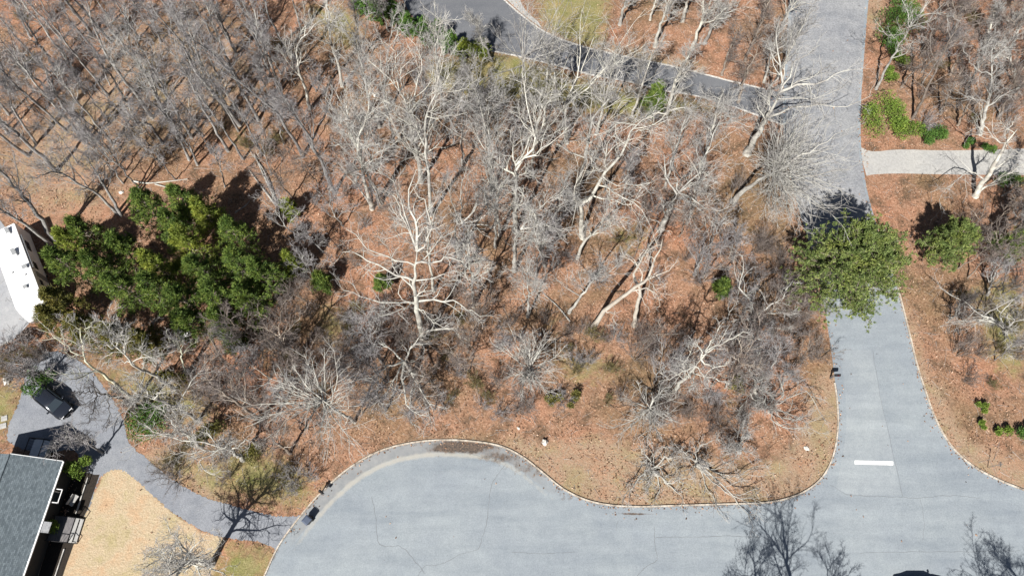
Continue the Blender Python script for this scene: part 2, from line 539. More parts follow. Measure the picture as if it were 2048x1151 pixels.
# driveways
DARK_TOP = [(995, -10), (1040, 30), (1090, 66), (1150, 90), (1210, 106), (1275, 120), (1340, 133), (1400, 148), (1470, 166), (1530, 180)]
DARK_BOT = [(1570, 250), (1500, 224), (1440, 203), (1380, 188), (1330, 180), (1260, 163), (1180, 148), (1090, 124), (1000, 104), (930, 92), (880, 70), (830, 40), (800, -10)]
d_top, d_bot = curve_px(DARK_TOP, 0, 4), curve_px(DARK_BOT, 0, 4)
tag(sheet('dark_driveway', d_top + [P(1572, 185)] + d_bot, 0.02, M['asphalt_dark']), kind='structure')
tag(sheet('concrete_driveway', curve_px([(1716, 292), (1745, 303), (1800, 299), (1900, 301), (2060, 297), (2200, 290)], 0, 3) +
          curve_px([(2200, 348), (2060, 350), (1900, 349), (1800, 347), (1748, 349), (1733, 352)], 0, 3), 0.02, M['concrete']), kind='structure')
GR = [(60, 720), (105, 702), (140, 713), (178, 735), (205, 770), (232, 810), (250, 850), (258, 885), (292, 915), (340, 955), (400, 990), (450, 1006), (510, 1022), (560, 1032), (606, 1030)]
GR_B = [(553, 1098), (520, 1082), (470, 1077), (420, 1066), (370, 1040), (325, 1008), (285, 970), (255, 945), (230, 938), (205, 950), (192, 972), (180, 1010), (166, 1034), (150, 1042), (140, 1030), (150, 990), (160, 950), (150, 900), (80, 905), (20, 885), (18, 850), (40, 800), (50, 760)]
def ragged(pts, amp, seed, sub=5):
    r = random.Random(seed)
    out = []
    for a, b in zip(pts, pts[1:] + pts[:1]):
        for k in range(sub):
            q = a.lerp(b, k / sub)
            out.append(q + Vector((r.uniform(-amp, amp), r.uniform(-amp, amp), 0)))
    return out
tag(sheet('gravel_driveway', ragged(curve_px(GR, 0, 4) + curve_px(GR_B, 0, 4), .09, 3), 0.016, M['gravel']), kind='structure')
tag(sheet('trailer_pad', curve_px([(-80, 430), (0, 440), (60, 560), (72, 620), (55, 650), (30, 676), (0, 690), (-80, 715)], 0, 4), 0.018, M['pad']), kind='structure')

# ground sheet with cover weights, reaching the horizon
def poly(pxs, n=3):
    return xy(catmull([P(x, y) for x, y in pxs], n, True))
STRAW = poly([(230, 930), (255, 940), (290, 970), (340, 1020), (400, 1062), (450, 1076), (430, 1110), (400, 1160), (110, 1200), (60, 1180), (130, 1060), (190, 985), (205, 950)])
OLIVES = [poly(p) for p in (
    [(880, 115), (960, 100), (1040, 108), (1150, 150), (1270, 178), (1400, 200), (1460, 225), (1360, 232), (1290, 245), (1200, 235), (1100, 215), (1000, 205), (930, 200), (870, 180), (840, 150)],
    [(600, 0), (720, 10), (740, 60), (730, 110), (670, 105), (610, 60)],
    [(1085, -30), (1210, -30), (1215, 60), (1200, 102), (1120, 82), (1080, 45)],
    [(500, 880), (560, 900), (640, 950), (640, 985), (590, 1030), (480, 1010), (400, 985), (330, 940), (340, 900), (420, 910)],
    [(470, 1080), (550, 1100), (520, 1190), (420, 1190), (430, 1120)],
    [(180, 740), (300, 720), (400, 760), (440, 800), (430, 860), (330, 860), (260, 850), (220, 790)],
    [(1940, 560), (2060, 560), (2060, 760), (1980, 740), (1950, 670)],
    [(1120, 690), (1230, 700), (1240, 760), (1150, 790), (1090, 740)],
    [(0, 760), (40, 770), (30, 860), (-40, 880), (-60, 780)],
    [(1405, 890), (1525, 895), (1520, 945), (1440, 950)],
    [(620, 590), (710, 600), (720, 690), (660, 730), (610, 680)], [(1210, 430), (1310, 420), (1330, 490), (1260, 540), (1190, 500)], [(1060, 600), (1120, 590), (1160, 640), (1130, 690), (1060, 670)],
    [(500, 640), (600, 650), (590, 760), (520, 800), (470, 730)], [(1420, 730), (1500, 700), (1540, 780), (1480, 860), (1410, 810)], [(1250, 760), (1330, 720), (1360, 800), (1300, 850)])]
VERGES = [poly(p) for p in (
    [(690, 945), (760, 905), (880, 870), (1000, 885), (1020, 870), (1100, 885), (1190, 870), (1260, 890), (1330, 900), (1500, 930), (1600, 870), (1625, 760), (1690, 740), (1690, 950), (1600, 1020), (1250, 1030), (1100, 970), (980, 900), (880, 890), (740, 925), (640, 1000), (600, 1000)],
    [(1795, 590), (1830, 640), (1850, 720), (1900, 800), (1940, 880), (2060, 920), (2060, 1010), (1880, 900), (1820, 720)],
    [(280, 910), (400, 900), (460, 1010), (400, 995)],
    [(1735, -30), (1770, -30), (1760, 60), (1740, 70)],
    [(1180, 95), (1240, 90), (1400, 125), (1400, 145), (1250, 120)],
    [(-60, 330), (260, 60), (420, 20), (560, 110), (520, 230), (330, 300), (240, 440), (100, 470)])]
def axis(lo, hi, step):
    core = np.arange(lo, hi + step / 2, step)
    out = np.array([6, 20, 60, 160, 400, 1000, 3000.0])
    return np.concatenate([lo - out[::-1], core, hi + out])
gx, gy = axis(-92, 92, 0.6), axis(-12, 96, 0.6)
GX, GY = np.meshgrid(gx, gy)
Q = np.stack([GX.ravel(), GY.ravel()], 1)
def soft(A, w):
    return np.clip(0.5 + signed(Q, A) / w, 0, 1)
cov = np.zeros((len(Q), 3))
cov[:, 0] = soft(STRAW, 1.4)
OLIVE_W = (.84, .62, .86, .70, .80, .66, .66, .56, .75, .48, .52, .50, .45, .42, .42, .40)
for k, A in enumerate(OLIVES):
    cov[:, 1] = np.maximum(cov[:, 1], OLIVE_W[k] * soft(A, 6.0))
for k, A in enumerate(VERGES):
    cov[:, 2] = np.maximum(cov[:, 2], (0.72 if k == 5 else 0.95) * soft(A, 4.0 if k < 5 else 16))
nx, ny = len(gx), len(gy)
idx = np.arange(nx * ny).reshape(ny, nx)
Fg = np.stack([idx[:-1, :-1], idx[:-1, 1:], idx[1:, 1:], idx[1:, :-1]], -1).reshape(-1, 4)
ground = np_mesh('ground', np.column_stack([Q, np.zeros(len(Q))]), Fg, [M['ground']])
set_cover(ground, cov)
tag(ground, kind='structure')

# kerbs: swept stone section
m_kerb, nt_, b_ = mat('kerb_stone', (.45, .41, .35), 0.85)
nn = noise(nt_, coords(nt_), 1.4, 5, 0.7)
nt_.links.new(ramp(nt_, nn, [(0.32, (.16, .13, .105)), (0.44, (.33, .285, .235)), (0.56, (.44, .395, .335)), (0.7, (.54, .50, .45))]), b_.inputs['Base Color'])
def kerb(name, pts, w=0.16, h=0.14, side=1.0):
    mb = MB()
    rings = []
    for i, p in enumerate(pts):
        t = (pts[min(i + 1, len(pts) - 1)] - pts[max(i - 1, 0)])
        t.z = 0
        t.normalize()
        n = Vector((-t.y, t.x, 0)) * side
        a, b = p, p + n * w
        rings.append([(a.x, a.y, -.05), (a.x + n.x * .015, a.y + n.y * .015, h), (b.x, b.y, h), (b.x, b.y, -.05)])
    r = random.Random(len(pts))
    i = 0
    while i < len(rings) - 1:                      # laid in lengths with open joints
        a, b = [Vector(q) for q in rings[i]], [Vector(q) for q in rings[i + 1]]
        L = (b[0] - a[0]).length
        n = max(1, round(L / 2.4))
        for k in range(n):
            t0, t1 = k / n + .012 / L, (k + 1) / n - .012 / L
            dz = r.uniform(-.006, .005)
            q0 = [u.lerp(w_, t0) + Vector((0, 0, dz)) for u, w_ in zip(a, b)]
            q1 = [u.lerp(w_, t1) + Vector((0, 0, dz)) for u, w_ in zip(a, b)]
            mb.loft([q0, q1])
        i += 1
    return tag(mb.build(name, m_kerb), kind='structure')
kerb('kerb', k_main, 0.15)
kerb('kerb', curve_px(KERB_RIGHT, 0, 5), 0.15)
m_edge, nt_, b_ = mat('edging_stone', (.5, .49, .46), 0.85)
nn = noise(nt_, coords(nt_), 2.2, 5, 0.7)
nt_.links.new(ramp(nt_, nn, [(0.35, (.26, .25, .23)), (0.6, (.52, .51, .49))]), b_.inputs['Base Color'])
for pts, sd in ((d_top, 1.0), (curve_px(DARK_BOT[:10], 0, 4), 1.0)):
    kerb('driveway_edging', pts, 0.2, 0.07, sd).data.materials[0] = m_edge
kerb('pad_edging', curve_px([(-60, 711), (0, 689), (25, 679)], 0, 3), 0.18, 0.16, -1).data.materials[0] = m_edge
tag(sheet('stone_path', curve_px([(998, -14), (1042, 26), (1085, 58)], 0, 3) + curve_px([(1076, 44), (1052, 22), (1040, 0), (1038, -20)], 0, 3), 0.05, M['concrete']), kind='structure')

# ------------------------------------------------------------------ trees
def nrm(a):
    return a / np.maximum(1e-9, np.linalg.norm(a, axis=-1, keepdims=True))

def grow(rng, p, d, L, r0, r1, n, wander, trop):
    N = len(p)
    pts = np.empty((N, n + 1, 3))
    pts[:, 0] = p
    rad = r0[:, None] + (r1 - r0)[:, None] * (np.linspace(0, 1, n + 1)[None] ** 0.85)
    d = nrm(d)
    for i in range(n):
        d = nrm(d + rng.normal(0, wander, (N, 3)) + np.array([0, 0, trop]))
        p = p + d * (L / n)[:, None]
        pts[:, i + 1] = p
    return pts, rad

def tubes(pts, rad, sides):
    N, K, _ = pts.shape
    t = np.empty_like(pts)
    t[:, 1:-1] = pts[:, 2:] - pts[:, :-2]
    t[:, 0] = pts[:, 1] - pts[:, 0]
    t[:, -1] = pts[:, -1] - pts[:, -2]
    t = nrm(t)
    mean = nrm(pts[:, -1] - pts[:, 0])
    ref = np.where(np.abs(mean[:, 2:3]) > 0.8, np.array([[1.0, 0, 0]]), np.array([[0, 0, 1.0]]))
    u = nrm(np.cross(t, ref[:, None, :]))
    w = np.cross(t, u)
    a = np.arange(sides) * 2 * np.pi / sides
    ring = u[:, :, None] * np.cos(a)[None, None, :, None] + w[:, :, None] * np.sin(a)[None, None, :, None]
    V = (pts[:, :, None] + ring * rad[:, :, None, None]).reshape(-1, 3)
    base = np.arange(N)[:, None, None] * K * sides + np.arange(K - 1)[None, :, None] * sides
    i = np.arange(sides)[None, None]
    j = (i + 1) % sides
    F = np.stack([base + i, base + j, base + sides + j, base + sides + i], -1).reshape(-1, 4)
    return V, F

def spawn(rng, pts, rad, cnt, t0, t1, ang, lenf, plen, rf, rmin):
    """cnt children on every polyline -> start, dir, length, radius"""
    N, K, _ = pts.shape
    idx = np.repeat(np.arange(N), cnt)
    t = t0 + (t1 - t0) * ((np.tile(np.arange(cnt), N) + rng.random(N * cnt)) / cnt)
    f = t * (K - 1)
    k = np.minimum(f.astype(int), K - 2)
    fr = (f - k)[:, None]
    a, b = pts[idx, k], pts[idx, k + 1]
    p = a + (b - a) * fr
    tan = nrm(b - a)
    rv = nrm(rng.normal(0, 1, (len(idx), 3)))
    perp = nrm(np.cross(tan, rv))
    an = ang * rng.uniform(0.7, 1.3, len(idx))[:, None]
    d = tan * np.cos(an) + perp * np.sin(an)
    L = plen[idx] * lenf * rng.uniform(0.55, 1.25, len(idx)) * (1.15 - 0.65 * t)
    r = np.maximum(rmin, rf * (rad[idx, k] * (1 - fr[:, 0]) + rad[idx, k + 1] * fr[:, 0]))
    return p, d, L, r

# limbs: count, start, angle, length/height; branches and twigs per parent; wander; upward pull
STY = {
    'slim':  dict(nl=11, t0=.40, ang=.55, lf=.28, n2=6, n3=5, n4=2, wan=.13, tr=.10, bark='grey', twig='twig_grey', rl=.035),
    'oak':   dict(nl=11, t0=.34, ang=.95, lf=.48, n2=9, n3=6, n4=2, wan=.24, tr=.06, bark='pale', twig='twig_pale', rl=.05),
    'limb':  dict(nl=8, t0=.45, ang=.95, lf=.44, n2=8, n3=5, n4=2, wan=.25, tr=.04, bark='lichen', twig='twig_pale', rl=.06),
    'tall':  dict(nl=13, t0=.34, ang=.62, lf=.42, n2=8, n3=5, n4=2, wan=.15, tr=.10, bark='pale', twig='twig_pale', rl=.045),
    'fan':   dict(nl=26, t0=.86, ang=1.0, lf=.85, n2=9, n3=4, n4=0, wan=.09, tr=.03, bark='pale', twig='twig_pale', rl=.065),
    'dead':  dict(nl=5, t0=.45, ang=.85, lf=.22, n2=5, n3=4, n4=1, wan=.26, tr=.03, bark='bone', twig='twig_pale', rl=.04),
    'birch': dict(nl=8, t0=.5, ang=.7, lf=.30, n2=7, n3=5, n4=2, wan=.16, tr=.07, bark='birch', twig='twig_grey', rl=.04),
    'brown': dict(nl=11, t0=.30, ang=.8, lf=.40, n2=7, n3=5, n4=2, wan=.17, tr=.07, bark='brown', twig='twig_brown', rl=.035),
    'darkt': dict(nl=13, t0=.32, ang=.85, lf=.42, n2=8, n3=6, n4=2, wan=.18, tr=.07, bark='dark', twig='twig_dark', rl=.04),
    'small': dict(nl=14, t0=.22, ang=.75, lf=.44, n2=6, n3=5, n4=2, wan=.15, tr=.10, bark='grey', twig='twig_grey', rl=.03),
}

def tree_meshes(root, seed, trunk, r0, st, limbs=(), tip=0.022, nl=None, lf=None):
    """trunk / limbs: local polylines; limbs are explicit ones, the style adds its own"""
    rng = np.random.default_rng(seed)
    s = STY[st]
    def resample(poly, n, jit):
        pl = [Vector(p) for p in poly]
        if len(pl) == 2:
            pl = [pl[0], pl[0].lerp(pl[1], .5), pl[1]]
        c = np.array([tuple(p) for p in catmull(pl, 8)])
        seg = np.concatenate([[0], np.cumsum(np.linalg.norm(np.diff(c, axis=0), axis=1))])
        tt = np.linspace(0, seg[-1], n + 1)
        out = np.stack([np.interp(tt, seg, c[:, i]) for i in range(3)], 1)
        out[1:-1] += rng.normal(0, jit, (n - 1, 3))
        return out, seg[-1]
    tp, tl = resample(trunk, 14, 0.05 + 0.3 * s['wan'] * 0.3)
    tp[0, 2] = -0.25
    u = np.linspace(0, 1, 15)
    trad = tip + (r0 - tip) * (1 - u) ** 0.8
    trad[0] *= 1.45
    trad[1] *= 1.06
    V0, F0 = tubes(tp[None], trad[None], 8)
    np_mesh('trunk', V0, F0, [M[s['bark']]], root, smooth=True)
    H = max(tl, 8.0)
    Vs, Fs, Ms = [], [], []
    off = [0]
    def put(V, F, mi):
        Vs.append(V); Fs.append(F + off[0]); Ms.append(np.full(len(F), mi))
        off[0] += len(V)
    lp, lr, ll = [], [], []
    for (poly_, rr) in limbs:
        a, l = resample(poly_, 8, 0.10)
        lp.append(a); ll.append(l); lr.append(rr + ((0.026 if st == 'limb' else 0.018) - rr) * np.linspace(0, 1, 9) ** 0.8)
    n_auto = s['nl'] if nl is None else nl
    if n_auto:
        p, d, L, r = spawn(rng, tp[None], trad[None], n_auto, s['t0'], 0.99, s['ang'], 1.0, np.array([H * (lf or s['lf'])]), 0.55, s['rl'])
        a, b = grow(rng, p, d, L, r, np.full(len(p), .014), 8, s['wan'], s['tr'])
        lp += list(a); lr += list(b); ll += list(L)
    lp, lr, ll = np.array(lp), np.array(lr), np.array(ll)
    V, F = tubes(lp, lr, 5)
    put(V, F, 0)
    p, d, L, r = spawn(rng, lp, lr, s['n2'], .12, 1.0, .75, .52, ll, 0.58, 0.022)
    L = np.clip(L, .6, 3.8)
    bp, br = grow(rng, p, d, L, r, np.full(len(p), .012), 5, s['wan'] * 1.15, s['tr'] * .8)
    V, F = tubes(bp, br, 4)
    put(V, F, 0)
    p, d, L3, r = spawn(rng, bp, br, s['n3'], .12, 1.0, .75, .58, L, .6, .013)
    L3 = np.clip(L3, .4, 1.7)
    cp, crd = grow(rng, p, d, L3, np.minimum(r, .017), np.full(len(p), .009), 3, s['wan'] * 1.2, s['tr'] * .6)
    V, F = tubes(cp, crd, 3)
    put(V, F, 1)
    if s['n4']:
        p, d, L4, r = spawn(rng, cp, crd, s['n4'], .2, 1.0, .7, .6, L3, .7, .008)
        ep, er = grow(rng, p, d, np.clip(L4, .25, .95), np.full(len(p), .010), np.full(len(p), .007), 2, s['wan'], .03)
        V, F = tubes(ep, er, 3)
        put(V, F, 1)
    np_mesh('crown', np.concatenate(Vs), np.concatenate(Fs), [M[s['bark']], M[s['twig']]], root, np.concatenate(Ms))

TSEED = [100]
def T(label, trunk, st='slim', r=0.17, limbs=(), group=None, name='bare_tree', nl=None, hmax=24.0, lf=None):
    """trunk: photo pixels from foot to tip (third number: height where given); limbs: (rise, radius, [pixels...])"""
    TSEED[0] += 1
    base = P(*trunk[0][:2])
    loc = [Vector((0, 0, 0))]
    pxs = [trunk[0][:2]]
    hp = 0.0
    for q in trunk[1:]:
        h = q[2] if len(q) > 2 else auto_h(base, q[0], q[1])
        h = min(max(h, hp + 0.5), hmax)
        hp = h
        loc.append(P(q[0], q[1], h) - base)
        pxs.append(q[:2])
    lm = []
    for rise, rr, pts in limbs:
        # start: the trunk point nearest in the picture, between its nodes
        best = None
        for i in range(len(pxs) - 1):
            a, b = Vector(pxs[i]), Vector(pxs[i + 1])
            t = max(0, min(1, (Vector(pts[0]) - a).dot(b - a) / max(1e-6, (b - a).length_squared)))
            dd = (a.lerp(b, t) - Vector(pts[0])).length
            if best is None or dd < best[0]:
                best = (dd, loc[i].lerp(loc[i + 1], t))
        s0 = best[1]
        n = len(pts)
        pl = [s0] + [P(x, y, s0.z + rise * (k + 1) / max(1, n - 1)) - base for k, (x, y) in enumerate(pts[1:])]
        lm.append((pl, rr))
    root = empty(name, base)
    tag(root, label, 'tree', group)
    tree_meshes(root, TSEED[0], loc, r, st, lm, nl=nl, lf=lf)
    return root

exec_trees = []
# ------------------------------------------------------------------ bare trees the photograph shows one by one
# tall slim wood, upper left
UL = 'tall bare trees of the upper left wood'
T('stout grey trunk leaning out of the left edge above the white trailer', [(114, 341), (75, 305), (38, 270), (0, 243), (-45, 205)], 'slim', .26, group=UL, hmax=20)
T('thick grey tree behind the trailer with one bleached side limb', [(110, 484), (82, 440), (45, 392), (8, 350), (-20, 322)], 'slim', .30, [(4, .08, [(42, 390), (38, 350), (31, 318), (28, 300)]), (3, .06, [(45, 390), (60, 365), (72, 352)])], group=UL, hmax=18)
T('bare trunk leaning over the roof corner of the white trailer', [(104, 491), (70, 462), (36, 440), (0, 418), (-50, 380)], 'slim', .22, group=UL, hmax=16)
T('dark forked tree at the upper edge of the green pines, bleached twigs at its side', [(241, 430), (222, 395), (205, 366), (185, 335), (168, 308)], 'slim', .20, [(3, .06, [(207, 366), (212, 335), (225, 310)])], group=UL)
T('long thin trunk stretched flat to the left above the pines', [(234, 427), (192, 386), (150, 362), (118, 345), (74, 350, 13.5)], 'slim', .17, group=UL)
T('pale straight trunk standing out brightest in the upper left wood', [(360, 283), (330, 226), (302, 172), (270, 112), (252, 74)], 'tall', .26, group=UL)
T('slim dark trunk just left of the brightest pale trunk', [(305, 235), (262, 176), (226, 132), (200, 86), (180, 30), (168, -10)], 'slim', .21, group=UL)
T('lichen grey trunk over a fan of long shadows in the left wood', [(185, 285), (150, 240), (120, 205), (98, 165), (82, 120)], 'slim', .22, group=UL)
T('straight slim trunk close below the top edge, beside a bare reddish gap', [(470, 101), (448, 60), (430, 25), (415, -5)], 'slim', .18, group=UL)
T('thin tree with two bleached forks at its foot, near the reddish gap', [(490, 195), (468, 150), (445, 118), (424, 106), (405, 70)], 'slim', .17, group=UL)
T('long curving trunk from the top edge to the middle of the left wood', [(480, 250), (448, 210), (412, 168), (385, 130), (360, 82), (325, 44), (300, 2)], 'slim', .22, group=UL)
T('thin straight pole tree in the left wood, hardly branched below', [(170, 187), (150, 150), (137, 122), (118, 84)], 'slim', .15, group=UL)
T('dark trunk crossing a mossy patch near the upper left corner', [(113, 141), (92, 108), (72, 80), (48, 40), (28, 5)], 'slim', .20, group=UL)
T('grey tree with a fine twig haze near the left edge, above two crossed shadows', [(106, 196), (82, 165), (55, 145), (30, 122), (2, 105)], 'slim', .18, group=UL)
T('slim trunk on the left edge under the twig haze', [(88, 219), (55, 190), (28, 172), (0, 152), (-25, 130)], 'slim', .16, group=UL)
T('grey tree ending in a bleached claw of branches in the left wood', [(326, 287), (300, 250), (268, 240, 9), (240, 205)], 'slim', .17, [(2, .05, [(290, 245), (300, 240), (318, 232)])], group=UL)
T('thin trunk at the left edge with pale curled side shoots', [(72, 289), (52, 258), (32, 228), (18, 190), (8, 165)], 'slim', .17, group=UL)
T('slim trunk near the top edge, first right of the long curving one', [(380, 82), (360, 50), (345, 22), (332, -8)], 'slim', .16, group=UL)
T('thin tree at the top edge beside a dark crossing shadow', [(278, 78), (255, 40), (240, 18), (226, -8)], 'slim', .16, group=UL)
T('bushy topped tree casting a black forked shadow near the top edge', [(322, 84), (312, 60), (300, 38), (292, 15)], 'small', .14, group=UL)
T('pale broad topped tree in the middle of the upper left wood', [(455, 225), (440, 205), (420, 178), (398, 152), (385, 128)], 'tall', .19, group=UL)
T('leaning grey trunk with its crown against the top edge, left of the olive grass', [(415, 172), (398, 122), (385, 80), (372, 30), (366, -5)], 'slim', .18, group=UL)
T('slim grey tree with forked top, low in the upper left corner', [(62, 75), (45, 45), (32, 18), (22, -10)], 'slim', .16, group=UL)
T('grey trunk in the corner wood between two bare brown openings', [(205, 122), (180, 88), (155, 60), (132, 28), (118, 0)], 'slim', .18, group=UL)
T('thin tree bending left over the brown opening in the wood', [(255, 205), (228, 160), (205, 130), (186, 102)], 'slim', .16, group=UL)
T('crooked thin tree above the fallen trunks, twigs tangled with its neighbour', [(395, 330), (375, 285), (350, 255), (332, 225)], 'small', .14, group=UL)
# upper middle
UM = 'bare trees between the upper wood and the dark drive'
T('tree with one bent bleached limb over a black pit shadow, upper middle', [(621, 217), (612, 180), (598, 142), (594, 112), (595, 88), (622, 58), (640, 40)], 'tall', .20, group=UM, nl=8)
T('tall straight trunk reaching the top edge beside the olive clearing', [(684, 172), (676, 130), (664, 92), (657, 45), (654, -10), (650, -40)], 'tall', .20, group=UM)
T('slim dark trunk at the left rim of the olive clearing', [(563, 180), (548, 145), (536, 115), (524, 85), (514, 40), (508, 10)], 'slim', .19, group=UM)
T('long grey trunk rising through the middle of the picture top, crown by the dark hedge', [(759, 254), (748, 222), (737, 192), (724, 130), (712, 88), (700, 56)], 'tall', .20, group=UM)
T('broad pale tree with candelabra limbs over the olive grass', [(842, 363), (838, 320), (826, 284), (818, 240), (812, 208)], 'tall', .30,
  [(6, .12, [(812, 208), (798, 180), (794, 140), (790, 100)]), (6, .11, [(812, 208), (832, 185), (842, 130), (834, 76)]), (5, .10, [(818, 232), (850, 190), (866, 140), (872, 98)]),
   (4, .08, [(822, 250), (790, 228), (762, 222), (742, 222)]), (4, .08, [(812, 208), (780, 160), (740, 120), (724, 108)]), (4, .07, [(818, 225), (850, 192), (885, 172), (900, 148)])], group=UM)
T('slim pale tree just right of the candelabra one', [(862, 430), (855, 330), (850, 255), (860, 212), (875, 172), (870, 112)], 'tall', .22, group=UM)
T('leaning dark tree with its tangled crown in the gap left of centre', [(670, 385), (648, 338), (625, 288), (612, 262), (585, 225), (560, 190)], 'slim', .22, [(3, .07, [(648, 340), (655, 325), (690, 345)])], group=UM)
T('twin stemmed tree, straight stem of the pair, left of the picture centre', [(744, 417), (726, 350), (718, 300), (718, 282), (730, 246), (738, 215)], 'tall', .24, [(8, .15, [(744, 417), (712, 362), (704, 330), (716, 305)]), (4, .08, [(718, 284), (702, 252), (680, 205), (660, 168)])], group=UM)
T('thin dark pole at the rim of the brown gap, upper middle', [(562, 148), (546, 118), (533, 88), (526, 60)], 'slim', .13, group=UM)
T('slim bare tree whose crown covers the left end of the dark drive', [(790, 292), (778, 240), (768, 195), (775, 100), (780, 72)], 'tall', .17, group=UM)
T('pale leaning tree in front of the green hedge by the drive', [(985, 122), (970, 92), (958, 66), (945, 38)], 'tall', .16, group=UM, nl=12)
T('thin pale tree at the top edge above the green hedge', [(778, 62), (770, 40), (762, 20), (756, -10)], 'tall', .14, group=UM)
T('tree with a ladder of pale branches over the middle of the clearing', [(985, 380), (980, 330), (972, 262), (958, 205), (945, 160)], 'tall', .19, group=UM)
T('grey tree in front of the olive clearing, thin and many twigged', [(925, 330), (925, 280), (930, 225), (940, 180), (936, 150)], 'tall', .16, group=UM)
T('small crowned tree with a fan of twigs beside the dark drive, straight pale stem', [(1052, 272), (1046, 225), (1044, 175), (1047, 122), (1045, 104)], 'fan', .16, group=UM, nl=14)
T('grey tree left of the pale double fork, trunk half hidden', [(1000, 470), (992, 400), (985, 345), (978, 318)], 'tall', .18, group=UM)
# centre
CE = 'pale bare trees of the central wood'
T('great pale tree dividing low into two long arms, above the picture centre', [(1031, 462), (1030, 400), (1032, 362), (1032, 330)], 'oak', .34,
  [(5, .14, [(1032, 358), (1010, 340), (989, 320), (965, 292), (944, 252)]), (6, .15, [(1032, 340), (1048, 318), (1064, 298), (1068, 258), (1050, 205), (1047, 118)]),
   (5, .11, [(1064, 298), (1095, 292), (1120, 272), (1150, 244)]), (5, .10, [(1066, 270), (1080, 238), (1093, 214)]), (4, .10, [(1032, 332), (1024, 302), (1020, 260)])], group=CE, nl=4)
T('grey tree below the two armed one with a flat lichen pale fork', [(1029, 540), (1029, 512), (1031, 478), (1042, 458)], 'oak', .28,
  [(4, .12, [(1042, 458), (1066, 430), (1086, 395), (1100, 368)]), (3, .09, [(1042, 458), (1075, 452), (1110, 452), (1130, 468)]), (3, .09, [(1034, 470), (1030, 432), (1038, 408)])], group=CE, nl=4)
T('tall pale tree spreading a vase of limbs across the dark drive', [(1134, 285), (1130, 236), (1128, 215)], 'tall', .28,
  [(8, .14, [(1130, 230), (1114, 180), (1106, 130), (1105, 72), (1080, 20)]), (9, .15, [(1130, 228), (1144, 185), (1158, 130), (1161, 88), (1164, 20)]), (8, .12, [(1142, 195), (1180, 170), (1215, 130), (1250, 70), (1290, 20)]),
   (7, .11, [(1144, 186), (1190, 150), (1230, 118), (1262, 110), (1300, 84)]), (6, .10, [(1114, 180), (1100, 140), (1090, 100), (1070, 40)]), (7, .10, [(1156, 140), (1180, 95), (1195, 50)])], group=CE, nl=5, hmax=14)
T('slender grey tree right of the vase shaped one, leaning up to the drive', [(1154, 392), (1160, 358), (1174, 303), (1186, 238), (1216, 202), (1240, 165)], 'tall', .25, group=CE)
T('long leaning tree with a bleached right arm and a kinked foot, centre right', [(1165, 475), (1164, 413), (1186, 390), (1206, 353), (1246, 303), (1258, 272), (1289, 236), (1318, 222)], 'oak', .26,
  [(1.5, .09, [(1186, 392), (1222, 397), (1256, 408), (1270, 398), (1284, 366)]), (2, .07, [(1206, 355), (1216, 390), (1220, 420)]), (3, .08, [(1289, 238), (1320, 226), (1374, 216)]), (2, .08, [(1206, 353), (1240, 372), (1300, 365)]), (2, .07, [(1215, 340), (1188, 336), (1184, 312)])], group=CE, nl=7)
T('big pale tree with a bright elbow and horizontal right limb, right of centre', [(1321, 460), (1339, 418), (1352, 392), (1358, 384)], 'oak', .36,
  [(3, .14, [(1354, 388), (1334, 358), (1329, 313), (1318, 296)]), (4, .13, [(1358, 384), (1394, 348), (1404, 322), (1421, 293), (1436, 250), (1448, 190)]), (2, .11, [(1394, 348), (1424, 343), (1459, 325)]),
   (2, .11, [(1358, 386), (1385, 398), (1429, 423), (1470, 408)]), (2, .08, [(1358, 384), (1350, 350), (1348, 320)]), (1.5, .07, [(1415, 415), (1424, 443), (1428, 458)])], group=CE, nl=4)
T('twisted pale tree whose crown hangs over the end of the dark drive', [(1400, 335), (1412, 300), (1428, 245), (1436, 212), (1449, 178)], 'oak', .24, group=CE, nl=12)
T('leaning pale tree by the round bush at the drive, crown to the upper right', [(1333, 226), (1350, 165), (1366, 132), (1388, 92)], 'tall', .26, group=CE)
T('tall pale trunk above the drive, crown cut by the top edge', [(1385, 96), (1400, 50), (1416, 14), (1432, -25)], 'tall', .22, [(3, .07, [(1405, 45), (1430, 38), (1452, 15)])], group=CE)
T('straight grey trunk above the drive beside a black shadow, ending in a long bleached limb', [(1410, 86), (1424, 54), (1440, 30), (1458, 8)], 'tall', .24, [(2, .08, [(1440, 30), (1462, 22), (1498, 16)])], group=CE)
TB = 'bare trunks on the red leaves at the top edge'
T('bare trunk on red leaves at the top edge, rightmost of a row', [(1364, 43), (1374, 5), (1386, -50)], 'tall', .24, group=TB)
T('bare trunk on red leaves at the top edge, in the middle of a row', [(1309, 93), (1322, 48), (1338, 0), (1350, -40)], 'tall', .22, group=TB)
T('bare trunk on red leaves at the top edge, beside the green lawn', [(1239, 49), (1250, 6), (1262, -40)], 'tall', .22, group=TB)
T('bare slim trunk at the top edge between the lawn and the row of trunks', [(1300, 40), (1310, 5), (1322, -40)], 'tall', .15, group=TB)
